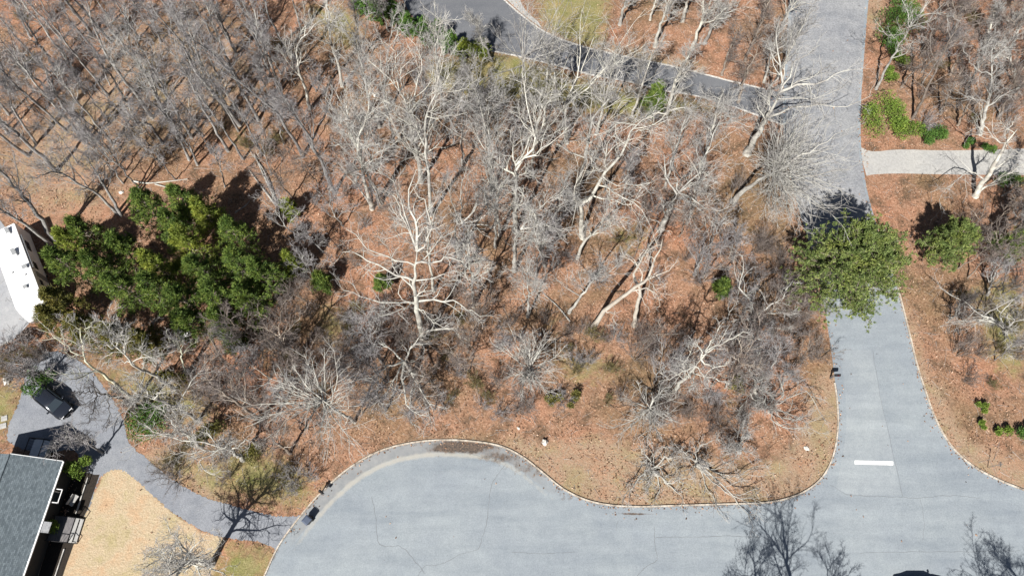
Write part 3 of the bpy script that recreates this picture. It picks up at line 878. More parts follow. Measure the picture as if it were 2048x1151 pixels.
T('large lichen pale oak in the middle of the wood, arms out to both sides', [(846, 684), (838, 640), (831, 580), (831, 545), (834, 500)], 'limb', .38,
  [(2.2, .13, [(830, 562), (797, 550), (777, 545), (752, 525), (717, 508), (685, 504)]), (2.5, .08, [(752, 525), (742, 500), (725, 478), (692, 458)]), (2, .12, [(834, 525), (872, 523), (892, 515), (927, 524)]),
   (4, .17, [(834, 502), (837, 478), (830, 443), (820, 420), (812, 388), (828, 362), (833, 338)]), (2.5, .09, [(812, 390), (790, 368), (768, 348), (752, 338)]), (2, .08, [(816, 400), (787, 393), (757, 383)]), (4.5, .10, [(834, 502), (860, 473), (855, 433), (846, 400), (826, 374)]),
   (2, .13, [(838, 606), (817, 606), (782, 606), (752, 603), (712, 588), (686, 580)]), (1, .08, [(800, 606), (798, 620), (752, 635)]), (1.5, .13, [(838, 600), (870, 599), (905, 601), (937, 623), (962, 634)]), (1, .08, [(840, 612), (850, 628), (872, 648), (895, 650)]),
   (1.5, .16, [(845, 664), (872, 657), (902, 658), (934, 680)])], group=CE, nl=4)
T('pale tree with root-like limbs spilling towards the cul-de-sac kerb', [(828, 745), (818, 732), (808, 722)], 'limb', .30,
  [(1.5, 0.162, [(808, 724), (805, 761), (817, 811), (860, 832)]), (1.5, 0.149, [(808, 724), (835, 766), (857, 801), (890, 817)]), (1, 0.135, [(808, 722), (777, 728), (762, 743), (727, 767)]), (1.5, 0.121, [(808, 722), (780, 695), (745, 673), (738, 645)]),
   (1, 0.095, [(815, 790), (818, 830), (826, 850)]), (1, 0.095, [(850, 795), (858, 830), (850, 850)]), (2, 0.108, [(810, 722), (825, 690), (850, 660)]), (1, 0.108, [(808, 724), (770, 790), (740, 812)])], group=CE, nl=2, hmax=12)
T('grey tree with a flat topped crown of crooked limbs just left of the picture centre', [(919, 513), (910, 472), (911, 452), (924, 446)], 'oak', .24,
  [(2.5, .11, [(922, 448), (952, 420), (956, 388), (978, 367), (1008, 368)]), (2, .10, [(922, 448), (960, 436), (985, 424), (1004, 378)]), (4, .09, [(924, 446), (920, 395), (930, 350), (936, 322)]), (2, .08, [(918, 450), (897, 378), (890, 360)]), (2, .08, [(911, 460), (885, 475), (862, 492), (846, 500)]), (1, .07, [(950, 430), (985, 452), (1010, 460)])], group=CE, nl=3)
T('thin pale pole beside the trunk of the large lichen oak', [(868, 582), (857, 515), (854, 474), (855, 430), (850, 398)], 'tall', .16, group=CE, nl=7)
T('bleached dead tree leaning right over bare red leaves, one loop of branch at its foot', [(1186, 653), (1209, 622), (1244, 596), (1268, 575), (1289, 562), (1304, 538), (1306, 518), (1319, 507), (1325, 478)], 'dead', .27, [(.5, .06, [(1213, 620), (1226, 632), (1226, 655)]), (1.5, .07, [(1289, 562), (1330, 545), (1356, 516)])], group=CE)
T('bleached dead upright trunk standing right of the leaning one on red leaves', [(1268, 650), (1276, 606), (1281, 578), (1268, 560), (1276, 528), (1290, 507), (1304, 482)], 'dead', .24, [(1, .05, [(1274, 530), (1262, 512), (1252, 506)])], group=CE)
T('slim grey tree leaning right, left of the two bleached dead trunks', [(1138, 624), (1164, 588), (1186, 560), (1210, 532)], 'tall', .17, group=CE, nl=8)
T('grey leaning tree with a smooth bare foot, above the slim one, centre right', [(1154, 516), (1162, 495), (1175, 477), (1210, 447), (1234, 432)], 'tall', .20, group=CE, nl=9)
T('slim tree with a brushy head, between the elbowed tree and the green pine', [(1388, 550), (1400, 522), (1411, 498), (1424, 484)], 'small', .16, group=CE)
T('thin grey slip of a tree on the bare leaf patch right of centre', [(1072, 552), (1077, 515), (1087, 480), (1095, 455)], 'small', .13, group=CE)
T('gnarled bone pale tree with thick twisting limbs, left of the green round pine', [(1496, 682), (1508, 655), (1510, 628)], 'limb', .34,
  [(2, .15, [(1510, 630), (1498, 596), (1482, 572), (1484, 540), (1484, 510)]), (2, .14, [(1510, 626), (1540, 612), (1565, 590), (1586, 560)]), (1, .13, [(1506, 655), (1522, 662), (1545, 655), (1575, 658)]), (1, .10, [(1506, 655), (1522, 685), (1520, 705)]), (.6, .09, [(1500, 672), (1480, 694), (1498, 690), (1520, 708)]), (1, .09, [(1540, 612), (1560, 625), (1590, 628)])], group=CE, nl=4, hmax=10)
T('pale tree on a long leaning trunk, crown of curled limbs, lower right of the wood', [(1334, 794), (1350, 776), (1364, 762), (1394, 731), (1402, 718)], 'limb', .26,
  [(1, .09, [(1394, 734), (1366, 741), (1344, 756), (1320, 745)]), (1.5, .09, [(1402, 718), (1425, 735), (1449, 731), (1460, 722)]), (1.5, .09, [(1402, 718), (1429, 691), (1469, 678), (1488, 662)]), (1, .08, [(1394, 734), (1414, 752), (1459, 768)]), (.7, .07, [(1390, 740), (1388, 762), (1379, 784)]), (2, .08, [(1402, 718), (1398, 695), (1380, 690)]), (1.5, .06, [(1432, 690), (1428, 672), (1440, 650)])], group=CE, nl=4)
T('fan headed tree with twigs streaming down to the right, below centre', [(1044, 760), (1052, 746), (1060, 735)], 'fan', .22, group=CE, nl=26, hmax=9)
T('spider shaped small tree above the bend of the kerb', [(1294, 836), (1298, 824), (1300, 814)], 'fan', .16, group=CE, nl=16, hmax=7)
T('pale crooked tree in dark brush beside the side road', [(1512, 792), (1510, 774), (1511, 760)], 'limb', .22, [(1.5, .08, [(1511, 762), (1500, 738), (1489, 720)]), (1, .08, [(1511, 770), (1528, 790), (1530, 820)]), (.8, .07, [(1511, 775), (1490, 800), (1476, 830)]), (1, .06, [(1511, 762), (1522, 748), (1518, 735)])], group=CE, nl=6, hmax=8)
T('low pale tree with long arms at the kerb of the side road', [(1540, 822), (1542, 815), (1544, 808)], 'limb', .22, [(1.2, .08, [(1544, 810), (1566, 786), (1558, 748)]), (1, .08, [(1544, 810), (1590, 790), (1612, 782), (1640, 826)]), (.8, .08, [(1542, 812), (1552, 846), (1628, 860)]), (1, .07, [(1542, 812), (1515, 800), (1500, 785)]), (.8, .07, [(1544, 816), (1575, 840), (1620, 830)])], group=CE, nl=7, hmax=7)
T('lichen pale tree over the verge, left of two at the straight kerb', [(1314, 948), (1308, 942), (1303, 936)], 'limb', .26,
  [(1, .10, [(1303, 938), (1289, 941), (1264, 973), (1244, 1004)]), (1, .09, [(1306, 940), (1324, 958), (1346, 964), (1372, 955)]), (1.2, .09, [(1303, 936), (1326, 918), (1359, 910), (1380, 898)]), (.8, .07, [(1322, 956), (1320, 986), (1300, 1010)]), (.8, .06, [(1303, 940), (1300, 968), (1292, 980)]), (1.2, .07, [(1303, 936), (1290, 910), (1275, 890)]), (.7, .06, [(1346, 964), (1362, 990), (1362, 1008)])], group=CE, nl=6, hmax=8)
T('lichen pale tree trailing a long limb over the kerb onto the road', [(1396, 930), (1394, 926), (1391, 921)], 'limb', .25,
  [(1, .11, [(1393, 924), (1412, 938), (1434, 956), (1459, 985), (1486, 996), (1522, 1003)]), (1, .08, [(1434, 956), (1460, 952), (1481, 950), (1522, 930)]), (1, .07, [(1391, 922), (1400, 895), (1425, 880)]), (.6, .06, [(1486, 996), (1492, 1025), (1500, 1045)]), (.8, .06, [(1391, 922), (1370, 905), (1350, 888)]), (.8, .06, [(1440, 960), (1428, 1000), (1440, 1030)])], group=CE, nl=6, hmax=7)
T('small pale crown in the brush above the verge, between road bend and dark thicket', [(1478, 905), (1480, 895), (1482, 884)], 'oak', .18, group=CE, nl=12, hmax=7)
# right hand side
RT = 'bare trees along and beyond the side road'
T('big smooth grey roadside tree throwing pale arms across the upper road', [(1494, 307), (1518, 262), (1543, 218), (1561, 182)], 'oak', .42,
  [(6, .17, [(1561, 184), (1562, 135), (1556, 100), (1553, 75), (1560, 40)]), (4, .18, [(1561, 184), (1586, 174), (1641, 164), (1671, 150), (1712, 138)]), (3, .16, [(1536, 236), (1560, 226), (1582, 217), (1608, 212), (1673, 212), (1712, 207), (1745, 190)]),
   (5, .12, [(1562, 176), (1580, 150), (1592, 120), (1618, 104), (1640, 90)]), (3, .10, [(1586, 174), (1640, 142), (1660, 128)]), (4, .09, [(1560, 130), (1580, 95), (1582, 60)]), (3, .08, [(1590, 215), (1640, 195), (1690, 170)])], group=RT, nl=5)
T('dense starburst tree of pale twigs covering the upper road, on a leaning trunk', [(1465, 402), (1492, 378), (1532, 352), (1562, 345)], 'fan', .34,
  [(6, .13, [(1560, 346), (1590, 320), (1640, 290), (1690, 262)]), (6, .12, [(1560, 346), (1610, 350), (1660, 345), (1706, 338)]), (5, .12, [(1560, 346), (1600, 380), (1640, 410), (1672, 436)]), (4, .11, [(1560, 346), (1570, 390), (1578, 420), (1585, 446)]), (6, .12, [(1560, 346), (1572, 300), (1590, 262), (1612, 230)]), (4, .10, [(1552, 348), (1545, 390), (1545, 420)])], group=RT, nl=60, lf=1.25)
T('thin brown trunk leaning right behind the shrubs of the right corner', [(1826, 237), (1853, 181), (1871, 140), (1898, 86), (1926, 40)], 'brown', .18, group=RT)
T('slender tree left of the thin brown one, foot on red leaves', [(1803, 173), (1826, 143), (1861, 112), (1886, 92)], 'brown', .15, group=RT)
T('slim tree beside the upper road with a pale comb of branches over the dark hedge', [(1752, 178), (1773, 136), (1801, 84), (1823, 50), (1850, 20)], 'tall', .17, [(2, .06, [(1815, 62), (1786, 72), (1758, 62)]), (2, .05, [(1820, 55), (1812, 25), (1805, 0)]), (3, .07, [(1835, 30), (1880, 25), (1910, 40)])], group=RT, nl=6)
T('thick grey tree forking at its foot below the concrete drive', [(1951, 392), (1968, 362), (1981, 343), (2000, 308), (2012, 285), (2035, 258)], 'oak', .32, [(3, .15, [(1954, 388), (1985, 366), (2012, 348), (2060, 322)]), (2, .09, [(2012, 286), (1994, 280), (1966, 250), (1964, 206)]), (2, .08, [(1970, 360), (1940, 340), (1900, 372), (1860, 385)]), (2, .08, [(2010, 290), (2015, 262), (2030, 240)])], group=RT, nl=4)
T('tall grey tree with a dark shaded trunk above the concrete drive', [(1960, 268), (1972, 215), (1982, 178), (1984, 140)], 'oak', .28, [(3, .09, [(1982, 150), (1951, 135), (1935, 115), (1926, 95)]), (4, .10, [(1984, 142), (1992, 112), (2023, 82), (2040, 55)]), (4, .09, [(1984, 142), (1985, 100), (1990, 65)]), (3, .08, [(1972, 205), (1935, 195), (1905, 182)])], group=RT, nl=5)
T('pale branched tree at the upper right edge', [(2036, 180), (2030, 150), (2023, 124), (2016, 85)], 'oak', .2, group=RT, nl=9)
T('spreading bare tree at the right edge over olive grass, branches swept to the left', [(2012, 668), (2008, 655), (2004, 645)], 'oak', .24, [(3, .12, [(2006, 655), (1973, 636), (1936, 608), (1884, 578)]), (3, .11, [(2006, 654), (2040, 640), (2075, 620)]), (3, .09, [(1990, 645), (2005, 620), (2045, 585)]), (2, .08, [(1960, 628), (1925, 640), (1890, 645)]), (2, .08, [(2006, 660), (2020, 690), (1995, 715)])], group=RT, nl=5, hmax=8)
T('slanting pale tree right of the small pine', [(2003, 487), (2020, 472), (2040, 455), (2065, 430)], 'tall', .16, group=RT)
T('bare dark twigged tree between the small pine and the olive grass', [(1975, 590), (1985, 560), (1998, 532)], 'small', .15, group=RT)
T('small bare tree on the leaves between round pine and right edge', [(1900, 640), (1912, 625), (1926, 608)], 'darkt', .12, group=RT, nl=9, hmax=6)
T('grey tree in the upper right corner among brown litter', [(1965, 100), (1978, 62), (1990, 20)], 'tall', .2, group=RT)
T('brown twiggy tree near the upper right corner', [(1900, 150), (1918, 110), (1936, 70)], 'brown', .17, group=RT)
T('thin bare tree at the right edge below the concrete drive', [(2030, 450), (2045, 430), (2062, 405)], 'small', .13, group=RT)
UR = 'brown twigged trees left of the upper road'
T('brown twigged tree hiding the end of the dark drive', [(1476, 205), (1492, 150), (1512, 108)], 'brown', .18, group=UR)
T('brown twigged tree between the long bleached limb and the upper road', [(1490, 122), (1508, 78), (1530, 30)], 'brown', .18, group=UR)
T('pale twigged tree on the left rim of the upper road, above the big smooth trunk', [(1528, 165), (1542, 110), (1560, 52)], 'tall', .16, group=UR)
T('brown twigged tree in the leaves just above the dark drive, left of its neighbours', [(1444, 150), (1458, 105), (1475, 60)], 'brown', .17, group=UR)
T('brown twigged tree at the top edge left of the upper road', [(1515, 60), (1530, 20), (1548, -20)], 'brown', .17, group=UR)
T('pale twigged tree whose crown hangs over the left half of the upper road', [(1556, 155), (1580, 100), (1612, 38)], 'tall', .18, group=UR)
T('pale twigged tree at the very top of the upper road, foot on its left edge', [(1560, 62), (1582, 15), (1604, -35)], 'tall', .17, group=UR)
T('thin pale tree below the dark drive, first left of the round dark pine', [(1262, 238), (1288, 160), (1306, 100)], 'tall', .17, group=CE)
T('thin pale tree right of the vase shaped one, crown on the dark drive', [(1192, 268), (1218, 168), (1236, 96)], 'tall', .18, group=CE)
T('thin pale tree left of the vase shaped one, crown on the dark drive', [(1088, 250), (1094, 160), (1098, 92)], 'tall', .17, group=CE)
UC = 'brown twigged trees of the upper right corner'
T('brown twigged tree behind the third laurel shrub', [(1880, 228), (1898, 190), (1916, 150)], 'brown', .17, group=UC)
T('pale twigged tree in the middle of the upper right corner', [(1932, 185), (1952, 138), (1975, 92)], 'tall', .18, group=UC)
T('brown twigged tree at the right edge above the concrete drive', [(1995, 238), (2018, 195), (2040, 150)], 'brown', .18, group=UC)
T('brown twigged tree beside the top of the dark hedge', [(1845, 112), (1860, 72), (1878, 35)], 'brown', .16, group=UC)
T('grey twigged tree at the top edge of the right corner', [(1908, 62), (1920, 30), (1932, -10)], 'slim', .17, group=UC)
T('pale twigged tree touching the right edge near the corner', [(2015, 112), (2032, 72), (2050, 30)], 'tall', .18, group=UC)
T('brown twigged tree in the gap between the slender pair and the dark trunk', [(1915, 250), (1930, 222), (1948, 190)], 'brown', .15, group=UC)
# lower left
LL = 'bare trees round the gravel drive'
T('yellowish birch crown on a long leaning trunk beside the gravel', [(272, 801), (240, 776), (210, 753), (172, 723), (166, 690), (160, 655)], 'birch', .19, [(2, .07, [(168, 712), (150, 701), (107, 671), (88, 652)]), (2, .06, [(165, 690), (175, 660), (190, 640)])], group=LL, nl=6)
T('leaning brown trunk with grey limbs spread before the dark pine shade', [(353, 779), (317, 755), (266, 728), (246, 705), (231, 690)], 'oak', .20, [(2, .07, [(231, 692), (205, 686), (180, 670)]), (2.5, .07, [(240, 700), (222, 664), (205, 640)]), (2, .07, [(252, 712), (250, 680), (240, 640)]), (1, .06, [(262, 725), (230, 720), (205, 726)])], group=LL, nl=6)
T('low pale many armed tree before the black pine shade', [(288, 728), (291, 715), (293, 705)], 'limb', .17, [(2, .07, [(293, 706), (284, 680), (276, 655)]), (2, .07, [(293, 706), (304, 680), (310, 640)]), (1.5, .07, [(293, 708), (318, 698), (340, 694)]), (1.2, .06, [(292, 706), (310, 712), (330, 715)])], group=LL, nl=5)
T('long brown trunk leaning left over the olive shrub by the drive', [(398, 842), (365, 822), (332, 806), (306, 796), (284, 787)], 'oak', .20, [(1.5, .07, [(306, 796), (325, 785), (352, 778)]), (1.5, .06, [(296, 792), (290, 770), (270, 750)])], group=LL, nl=8)
T('dark limbed tree reaching across the gravel to the parked car', [(292, 818), (262, 806), (228, 792), (186, 782)], 'darkt', .2, [(1.5, .07, [(186, 783), (165, 784), (148, 790)]), (1.5, .07, [(190, 784), (188, 815), (175, 850)]), (1.5, .06, [(200, 786), (170, 750), (150, 735)]), (1.2, .06, [(215, 790), (222, 820), (218, 850)])], group=LL, nl=6)
T('lichen pale tree with tangled arms above the grey drive', [(486, 918), (470, 906), (448, 895)], 'limb', .24, [(1.5, .10, [(450, 896), (410, 885), (378, 880), (335, 870), (272, 869)]), (1.5, .09, [(450, 896), (420, 912), (400, 930), (432, 950)]), (1.5, .08, [(448, 896), (425, 880), (405, 850)]), (1.2, .08, [(460, 900), (490, 880), (510, 890)]), (1, .07, [(400, 884), (372, 905), (340, 905)])], group=LL, nl=6)
T('curly pale tree left of the tangled one, over the dark green shrub', [(402, 895), (378, 872), (356, 858)], 'oak', .18, [(1.5, .07, [(358, 858), (335, 835), (318, 815)]), (1.5, .06, [(358, 858), (330, 870), (290, 850)]), (1.5, .07, [(362, 860), (365, 835), (360, 810)])], group=LL, nl=8, hmax=9)
T('lawn tree with a pale leaning trunk and a huge black shadow over the drive', [(424, 1126), (390, 1122), (362, 1134, 8.5), (338, 1150, 10.5)], 'oak', .30, [(3, .12, [(385, 1124), (357, 1083), (350, 1060)]), (3, .10, [(372, 1130), (320, 1120), (280, 1140)]), (3, .11, [(395, 1122), (440, 1140), (470, 1165)]), (3, .10, [(365, 1134), (380, 1100), (410, 1070)]), (3, .10, [(362, 1135), (350, 1165), (355, 1190)])], group=LL, nl=18, lf=.5)
T('pale brown tree with spread bare fingers right of the pine group', [(595, 722), (580, 702), (567, 683), (562, 672)], 'brown', .2, [(2, .07, [(566, 682), (552, 656), (527, 633), (515, 622)]), (2, .07, [(566, 682), (573, 662), (612, 622)]), (1.5, .07, [(562, 676), (530, 655), (500, 650)]), (2, .06, [(556, 662), (560, 630), (572, 600)])], group=LL, nl=6)
T('brown fan headed tree low in the left brush', [(710, 842), (680, 825), (655, 808), (642, 796)], 'fan', .17, group=LL, nl=22)
T('thin tree with a pale zigzag stem in brush left of the root-limbed tree', [(763, 724), (752, 704), (745, 688), (740, 662), (735, 642)], 'small', .13, group=LL)
T('grey tree with drooping arms over shadowed litter, lower left wood', [(522, 842), (495, 820), (468, 800), (430, 775), (400, 758)], 'brown', .19, group=LL)
T('bare tree with thin crown over the olive grass', [(580, 905), (560, 890), (535, 872)], 'brown', .16, group=LL)
T('pale thin tree in front of the white tank', [(372, 752), (366, 730), (362, 700), (352, 678)], 'birch', .13, group=LL, nl=7)
T('grey bushy tree at the left edge, above the parked car', [(88, 770), (70, 745), (45, 725)], 'small', .18, group=LL)
T('thin crowned tree over the black gable shadow', [(205, 905), (180, 890), (150, 872), (118, 885, 7.5)], 'small', .12, group=LL)
T('brush topped tree left of the fan headed one, dark forked shadow behind', [(548, 838), (532, 818), (512, 800)], 'brown', .16, group=LL)
T('slim tree at the right end of the pine group with bleached low twigs', [(640, 500), (625, 480), (608, 462)], 'small', .13, group=LL)
T('small grey tree in the brush between two pale oaks', [(700, 760), (690, 740), (678, 718)], 'brown', .15, group=LL)
T('pale tree with fine twigs left of the root-limbed one', [(770, 820), (760, 800), (748, 785)], 'small', .14, group=LL)
# trees standing just below the frame: their shadows lie on the road
OF = 'bare trees below the frame that shade the road'
T('bare bushy tree at the lower road edge, shadow leftmost of the three on the asphalt', [(1524, 1367), (1526, 1367, 5), (1528, 1368, 12)], 'darkt', .2, group=OF, nl=20)
T('bare tall tree at the lower road edge, shadow tallest of the three on the asphalt', [(1602, 1360), (1606, 1360, 5), (1610, 1361, 10), (1612, 1362, 16)], 'darkt', .26, group=OF, nl=14)
T('bare slim tree at the lower road edge, shadow rightmost of the three on the asphalt', [(1694, 1332), (1697, 1332, 4), (1700, 1333, 10)], 'darkt', .13, group=OF, nl=10)
T('bushy bare tree at the lower right corner shading the road', [(2175, 1390), (2176, 1390, 5), (2177, 1391, 12)], 'darkt', .22, group=OF, nl=20)
T('second bushy bare tree at the lower right corner shading the road', [(2110, 1422), (2112, 1422, 5), (2113, 1422, 12)], 'darkt', .2, group=OF, nl=18)


# ------------------------------------------------------------------ evergreens
def blades(rng, C, axis_, length, width, k, spread):
    """k thin needle blades round every tuft centre C, leaning along axis_"""
    N = len(C)
    c = np.repeat(C, k, 0)
    d = nrm(np.repeat(axis_, k, 0) + rng.normal(0, spread, (N * k, 3)))
    L = length * rng.uniform(.6, 1.25, N * k)[:, None]
    side = nrm(np.cross(d, rng.normal(0, 1, (N * k, 3)))) * (width * rng.uniform(.7, 1.3, N * k))[:, None]
    o = c + rng.normal(0, length * .25, (N * k, 3))
    V = np.stack([o - side * .5, o + side * .5, o + d * L + side * .25, o + d * L - side * .25], 1).reshape(-1, 3)
    F = np.arange(N * k * 4).reshape(-1, 4)
    return V, F

def pine_meshes(root, seed, h, R, needle, t0=.22, nb=70, tufts=7, k=9, length=.30, width=.05, dome=False, bark='brown'):
    rng = np.random.default_rng(seed)
    lean = rng.normal(0, .03, 2)
    z = np.linspace(-.2, h * .97, 10)
    tp = np.stack([lean[0] * z + rng.normal(0, .03, 10), lean[1] * z + rng.normal(0, .03, 10), z], 1)
    rr = np.linspace(.03 + h * .011, .02, 10)
    V, F = tubes(tp[None], rr[None], 7)
    np_mesh('trunk', V, F, [M[bark]], root, smooth=True)
    t = t0 + (1 - t0) * (np.arange(nb) + rng.random(nb)) / nb
    az = np.arange(nb) * 2.399 + rng.normal(0, .35, nb)
    if dome:
        prof = np.sqrt(np.clip(1 - ((t - .45) / .58) ** 2, 0.06, 1))
    else:
        prof = np.clip((1.02 - t) / (1 - t0), 0.05, 1) ** .75 * np.clip((t - t0) / .12 + .55, 0, 1)
    blen = R * prof * rng.uniform(*((.72, 1.10) if dome else (.70, 1.15)), nb)
    p = np.stack([np.interp(t * h, z, tp[:, 0]), np.interp(t * h, z, tp[:, 1]), t * h], 1)
    up = (.05 + .55 * t) if not dome else (.1 + .9 * np.clip(t - .4, 0, 1))
    d = np.stack([np.cos(az), np.sin(az), up], 1)
    bp, br = grow(rng, p, d, blen, np.full(nb, .04), np.full(nb, .012), 5, .17, .05)
    V1, F1 = tubes(bp, br, 4)
    # side shoots carry the tufts
    sp, sd, sl, sr = spawn(rng, bp, br, tufts, .25, 1.0, .75, .36, blen, .6, .008)
    sl = np.clip(sl, .2, 1.3)
    tip = sp + sd * sl[:, None]
    mid_ = sp + sd * (sl * .5)[:, None]
    V2, F2 = tubes(np.stack([sp, mid_, tip], 1), np.stack([sr * 0 + .012, sr * 0 + .009, sr * 0 + .006], 1), 3)
    C = np.concatenate([tip, mid_, bp[:, -1]])
    ax = np.concatenate([sd, sd, nrm(bp[:, -1] - bp[:, -2])])
    ax = ax * (.4 if dome else .7) + np.array([0, 0, 1.0 if dome else .6])
    C = C + rng.normal(0, .10, C.shape)
    V3, F3 = blades(rng, C, ax, length, width, k, .75)
    n1, n2 = len(V1), len(V2)
    np_mesh('branches', np.concatenate([V1, V2]), np.concatenate([F1, F2 + n1]), [M[bark]], root)
    np_mesh('needles', V3, F3, [M[needle]], root)

PSEED = [5000]
def pine(label, px, py, h, R, needle='needle', group=None, zf=.72, name='pine_tree', cat='pine', **kw):
    PSEED[0] += 1
    c = P(px, py, h * zf)
    root = empty(name, (c.x, c.y, 0))
    tag(root, label, cat, group)
    pine_meshes(root, PSEED[0], h, R, needle, **kw)
    return root

def bush(label, px, py, h, rx, ry=None, m='leaf', n=1500, lobes=6, rz=0.0, leaf=.13, group=None, name='evergreen_shrub', cat='shrub', zf=.5):
    PSEED[0] += 1
    rng = np.random.default_rng(PSEED[0])
    ry = ry or rx
    c = P(px, py, h * zf)
    root = empty(name, (c.x, c.y, 0), rz)
    tag(root, label, cat, group)
    lc = np.stack([rng.uniform(-.62, .62, lobes) * rx, rng.uniform(-.62, .62, lobes) * ry, rng.uniform(.35, .72, lobes) * h], 1)
    lr = rng.uniform(.34, .60, lobes) * min(rx, ry)
    k = rng.integers(0, lobes, n)
    d = nrm(rng.normal(0, 1, (n, 3)) + np.array([0, 0, .35]))
    rad = lr[k] * (rng.random(n) ** .35)
    C = lc[k] + d * rad[:, None] * np.array([1, 1, .9])
    C[:, 2] = np.maximum(C[:, 2], .05)
    V, F = blades(rng, C, d * .8 + np.array([0, 0, .3]), leaf, leaf * .55, 3, .75)
    # stems
    a = rng.uniform(0, 6.283, lobes)
    p = np.stack([np.cos(a) * .12, np.sin(a) * .12, np.full(lobes, -.1)], 1)
    dirs = lc - p
    Ls = np.linalg.norm(dirs, axis=1)
    sp, sr = grow(rng, p, dirs, Ls, np.full(lobes, .03), np.full(lobes, .01), 4, .06, .0)
    V2, F2 = tubes(sp, sr, 5)
    np_mesh('stems', V2, F2, [M['brown']], root)
    np_mesh('foliage', V, F, [M[m]], root)
    return root

PG = 'young green pines in the left group'
for (lab, x, y, h, R, nd) in [
    ('young pine at the upper left tip of the group, above a bare patch', 285, 405, 8.5, 2.3, 'needle'),
    ('young pine at the top of the group, beside the fallen branches', 372, 398, 9.0, 2.2, 'needle'),
    ('yellowish young pine at the upper right of the group', 408, 425, 8.0, 1.9, 'needle_y'),
    ('young pine just below the top one in the group', 345, 440, 9.0, 2.2, 'needle'),
    ('young pine at the right shoulder of the group, before its black shadow', 462, 462, 9.0, 2.3, 'needle'),
    ('young pine in the second row of the group, right of the brown opening', 370, 482, 9.5, 2.4, 'needle_y'),
    ('thin young pine at the left rim, beside the trailer end of the opening', 165, 458, 7.5, 1.9, 'needle'),
    ('small pine at the foot of the twin trunks behind the trailer', 128, 478, 6.0, 1.5, 'needle_y'),
    ('young pine in the left half of the group, above the brown litter gap', 235, 495, 8.5, 2.2, 'needle'),
    ('young pine touching the trailer roof edge', 122, 522, 8.0, 2.2, 'needle'),
    ('dark young pine between trailer and litter gap', 192, 535, 9.0, 2.2, 'needle'),
    ('yellow green young pine in the heart of the group', 322, 528, 9.5, 2.0, 'needle_y'),
    ('young pine right of the heart of the group', 405, 532, 9.5, 2.5, 'needle'),
    ('young pine with dense dark crown at the right of the group', 472, 528, 10.0, 2.6, 'needle'),
    ('young pine at the far right end of the group, above black shade', 522, 545, 9.0, 2.2, 'needle'),
    ('dark young pine in the shade of the left half', 242, 568, 9.0, 2.1, 'needle'),
    ('young pine in the middle of the lower row, over the black hollow', 305, 578, 9.5, 2.2, 'needle'),
    ('young pine in the lower row, right of the black hollow', 365, 588, 9.5, 2.3, 'needle'),
    ('young pine in the lower right of the group', 430, 592, 9.0, 2.3, 'needle'),
    ('young pine at the lower right corner of the group', 492, 588, 8.0, 2.0, 'needle'),
    ('yellow green slim pine apart at the right end of the group', 572, 520, 6.0, 1.3, 'needle_y'),
    ('young pine at the bottom of the group, near the white tank', 378, 638, 8.0, 2.1, 'needle'),
    ('small pine lowest in the group, brown litter around it', 442, 640, 6.5, 1.7, 'needle'),
    ('little pine below the group, alone by the brush', 462, 680, 4.0, 1.1, 'needle'),
    ('olive juniper shading the lower end of the trailer', 115, 595, 7.5, 2.0, 'needle_o'),
    ('olive juniper with spiky outline, lowest at the trailer', 100, 632, 6.0, 2.0, 'needle_o'),
    ('olive juniper behind the birch crown', 162, 655, 7.0, 2.2, 'needle_o'),
    ('dark olive juniper right of the birch crown', 222, 672, 6.5, 2.0, 'needle_o'),
    ('dim olive juniper under the grey limbs, below the black hollow', 282, 682, 5.5, 1.9, 'needle_o'),
    ('pale green small pine at the edge of the brush, right of the group', 640, 558, 4.0, 1.2, 'needle'),
    ('small sprig of pine by the fallen logs', 575, 412, 3.5, 1.0, 'needle_y'),
    ('thin green pine under the arm of the lichen oak', 760, 560, 3.5, .9, 'needle'),
    ('small green pine beside the gnarled bone pale tree', 1448, 572, 3.5, 1.0, 'needle'),
    ('dark pine cut by the right edge', 2040, 480, 7.0, 2.2, 'needle'),
    ('round dark pine at the bend of the dark drive', 1312, 190, 6.0, 1.7, 'needle'),
]:
    pine(lab, x, y, h, R * (1.14 if x < 530 else 1), nd, group=PG if (x < 530 and nd != 'needle_o') else ('olive junipers by the trailer' if nd == 'needle_o' else None), nb=int(26 + R * 14), tufts=7, k=11, length=.27, width=.05)
# the big round one on the side road
pine('big round yellow green pine overhanging the side road', 1712, 526, 12.0, 5.0, 'needle_big', zf=.72, t0=.30, nb=230, tufts=12, k=15, length=.22, width=.06, dome=True)
pine('small pine right of the round pine, its shadow up and left', 1908, 482, 7.0, 2.6, 'needle_big', zf=.7, t0=.3, nb=80, tufts=10, k=14, length=.24, width=.06, dome=True)
# evergreen shrubs
def recolour(root, m):
    for ch in root.children:
        if ch.name.startswith('foliage'):
            ch.data.materials[0] = M[m]
SG = 'leafy evergreen shrubs above the concrete drive'
bush('tall bright laurel shrub beside the upper road, largest of its row', 1768, 228, 2.8, 2.7, 3.1, 'leaf_y', 2400, 8, group=SG)
bush('bright laurel shrub second in the row, right of the largest', 1817, 258, 2.0, 1.9, 1.7, 'leaf_y', 1200, 6, group=SG)
bush('darker laurel shrub third in the row above the concrete drive', 1872, 270, 1.9, 2.1, 1.6, 'leaf', 1200, 6, group=SG)
bush('low green shrub at the right end above the concrete drive', 1960, 290, 1.2, 3.0, .9, 'leaf', 900, 6, group=SG)
bush('dark green shrub below the concrete drive at the right edge', 2018, 362, 1.4, 2.6, 1.3, 'leaf', 1000, 6)
bush('dark tall hedge shrub at the top edge beside the upper road', 1800, 20, 3.4, 3.0, 3.2, 'leaf', 2600, 8)
bush('dark hedge shrub below the topmost one beside the upper road', 1785, 85, 2.8, 2.2, 2.6, 'leaf', 1700, 7)
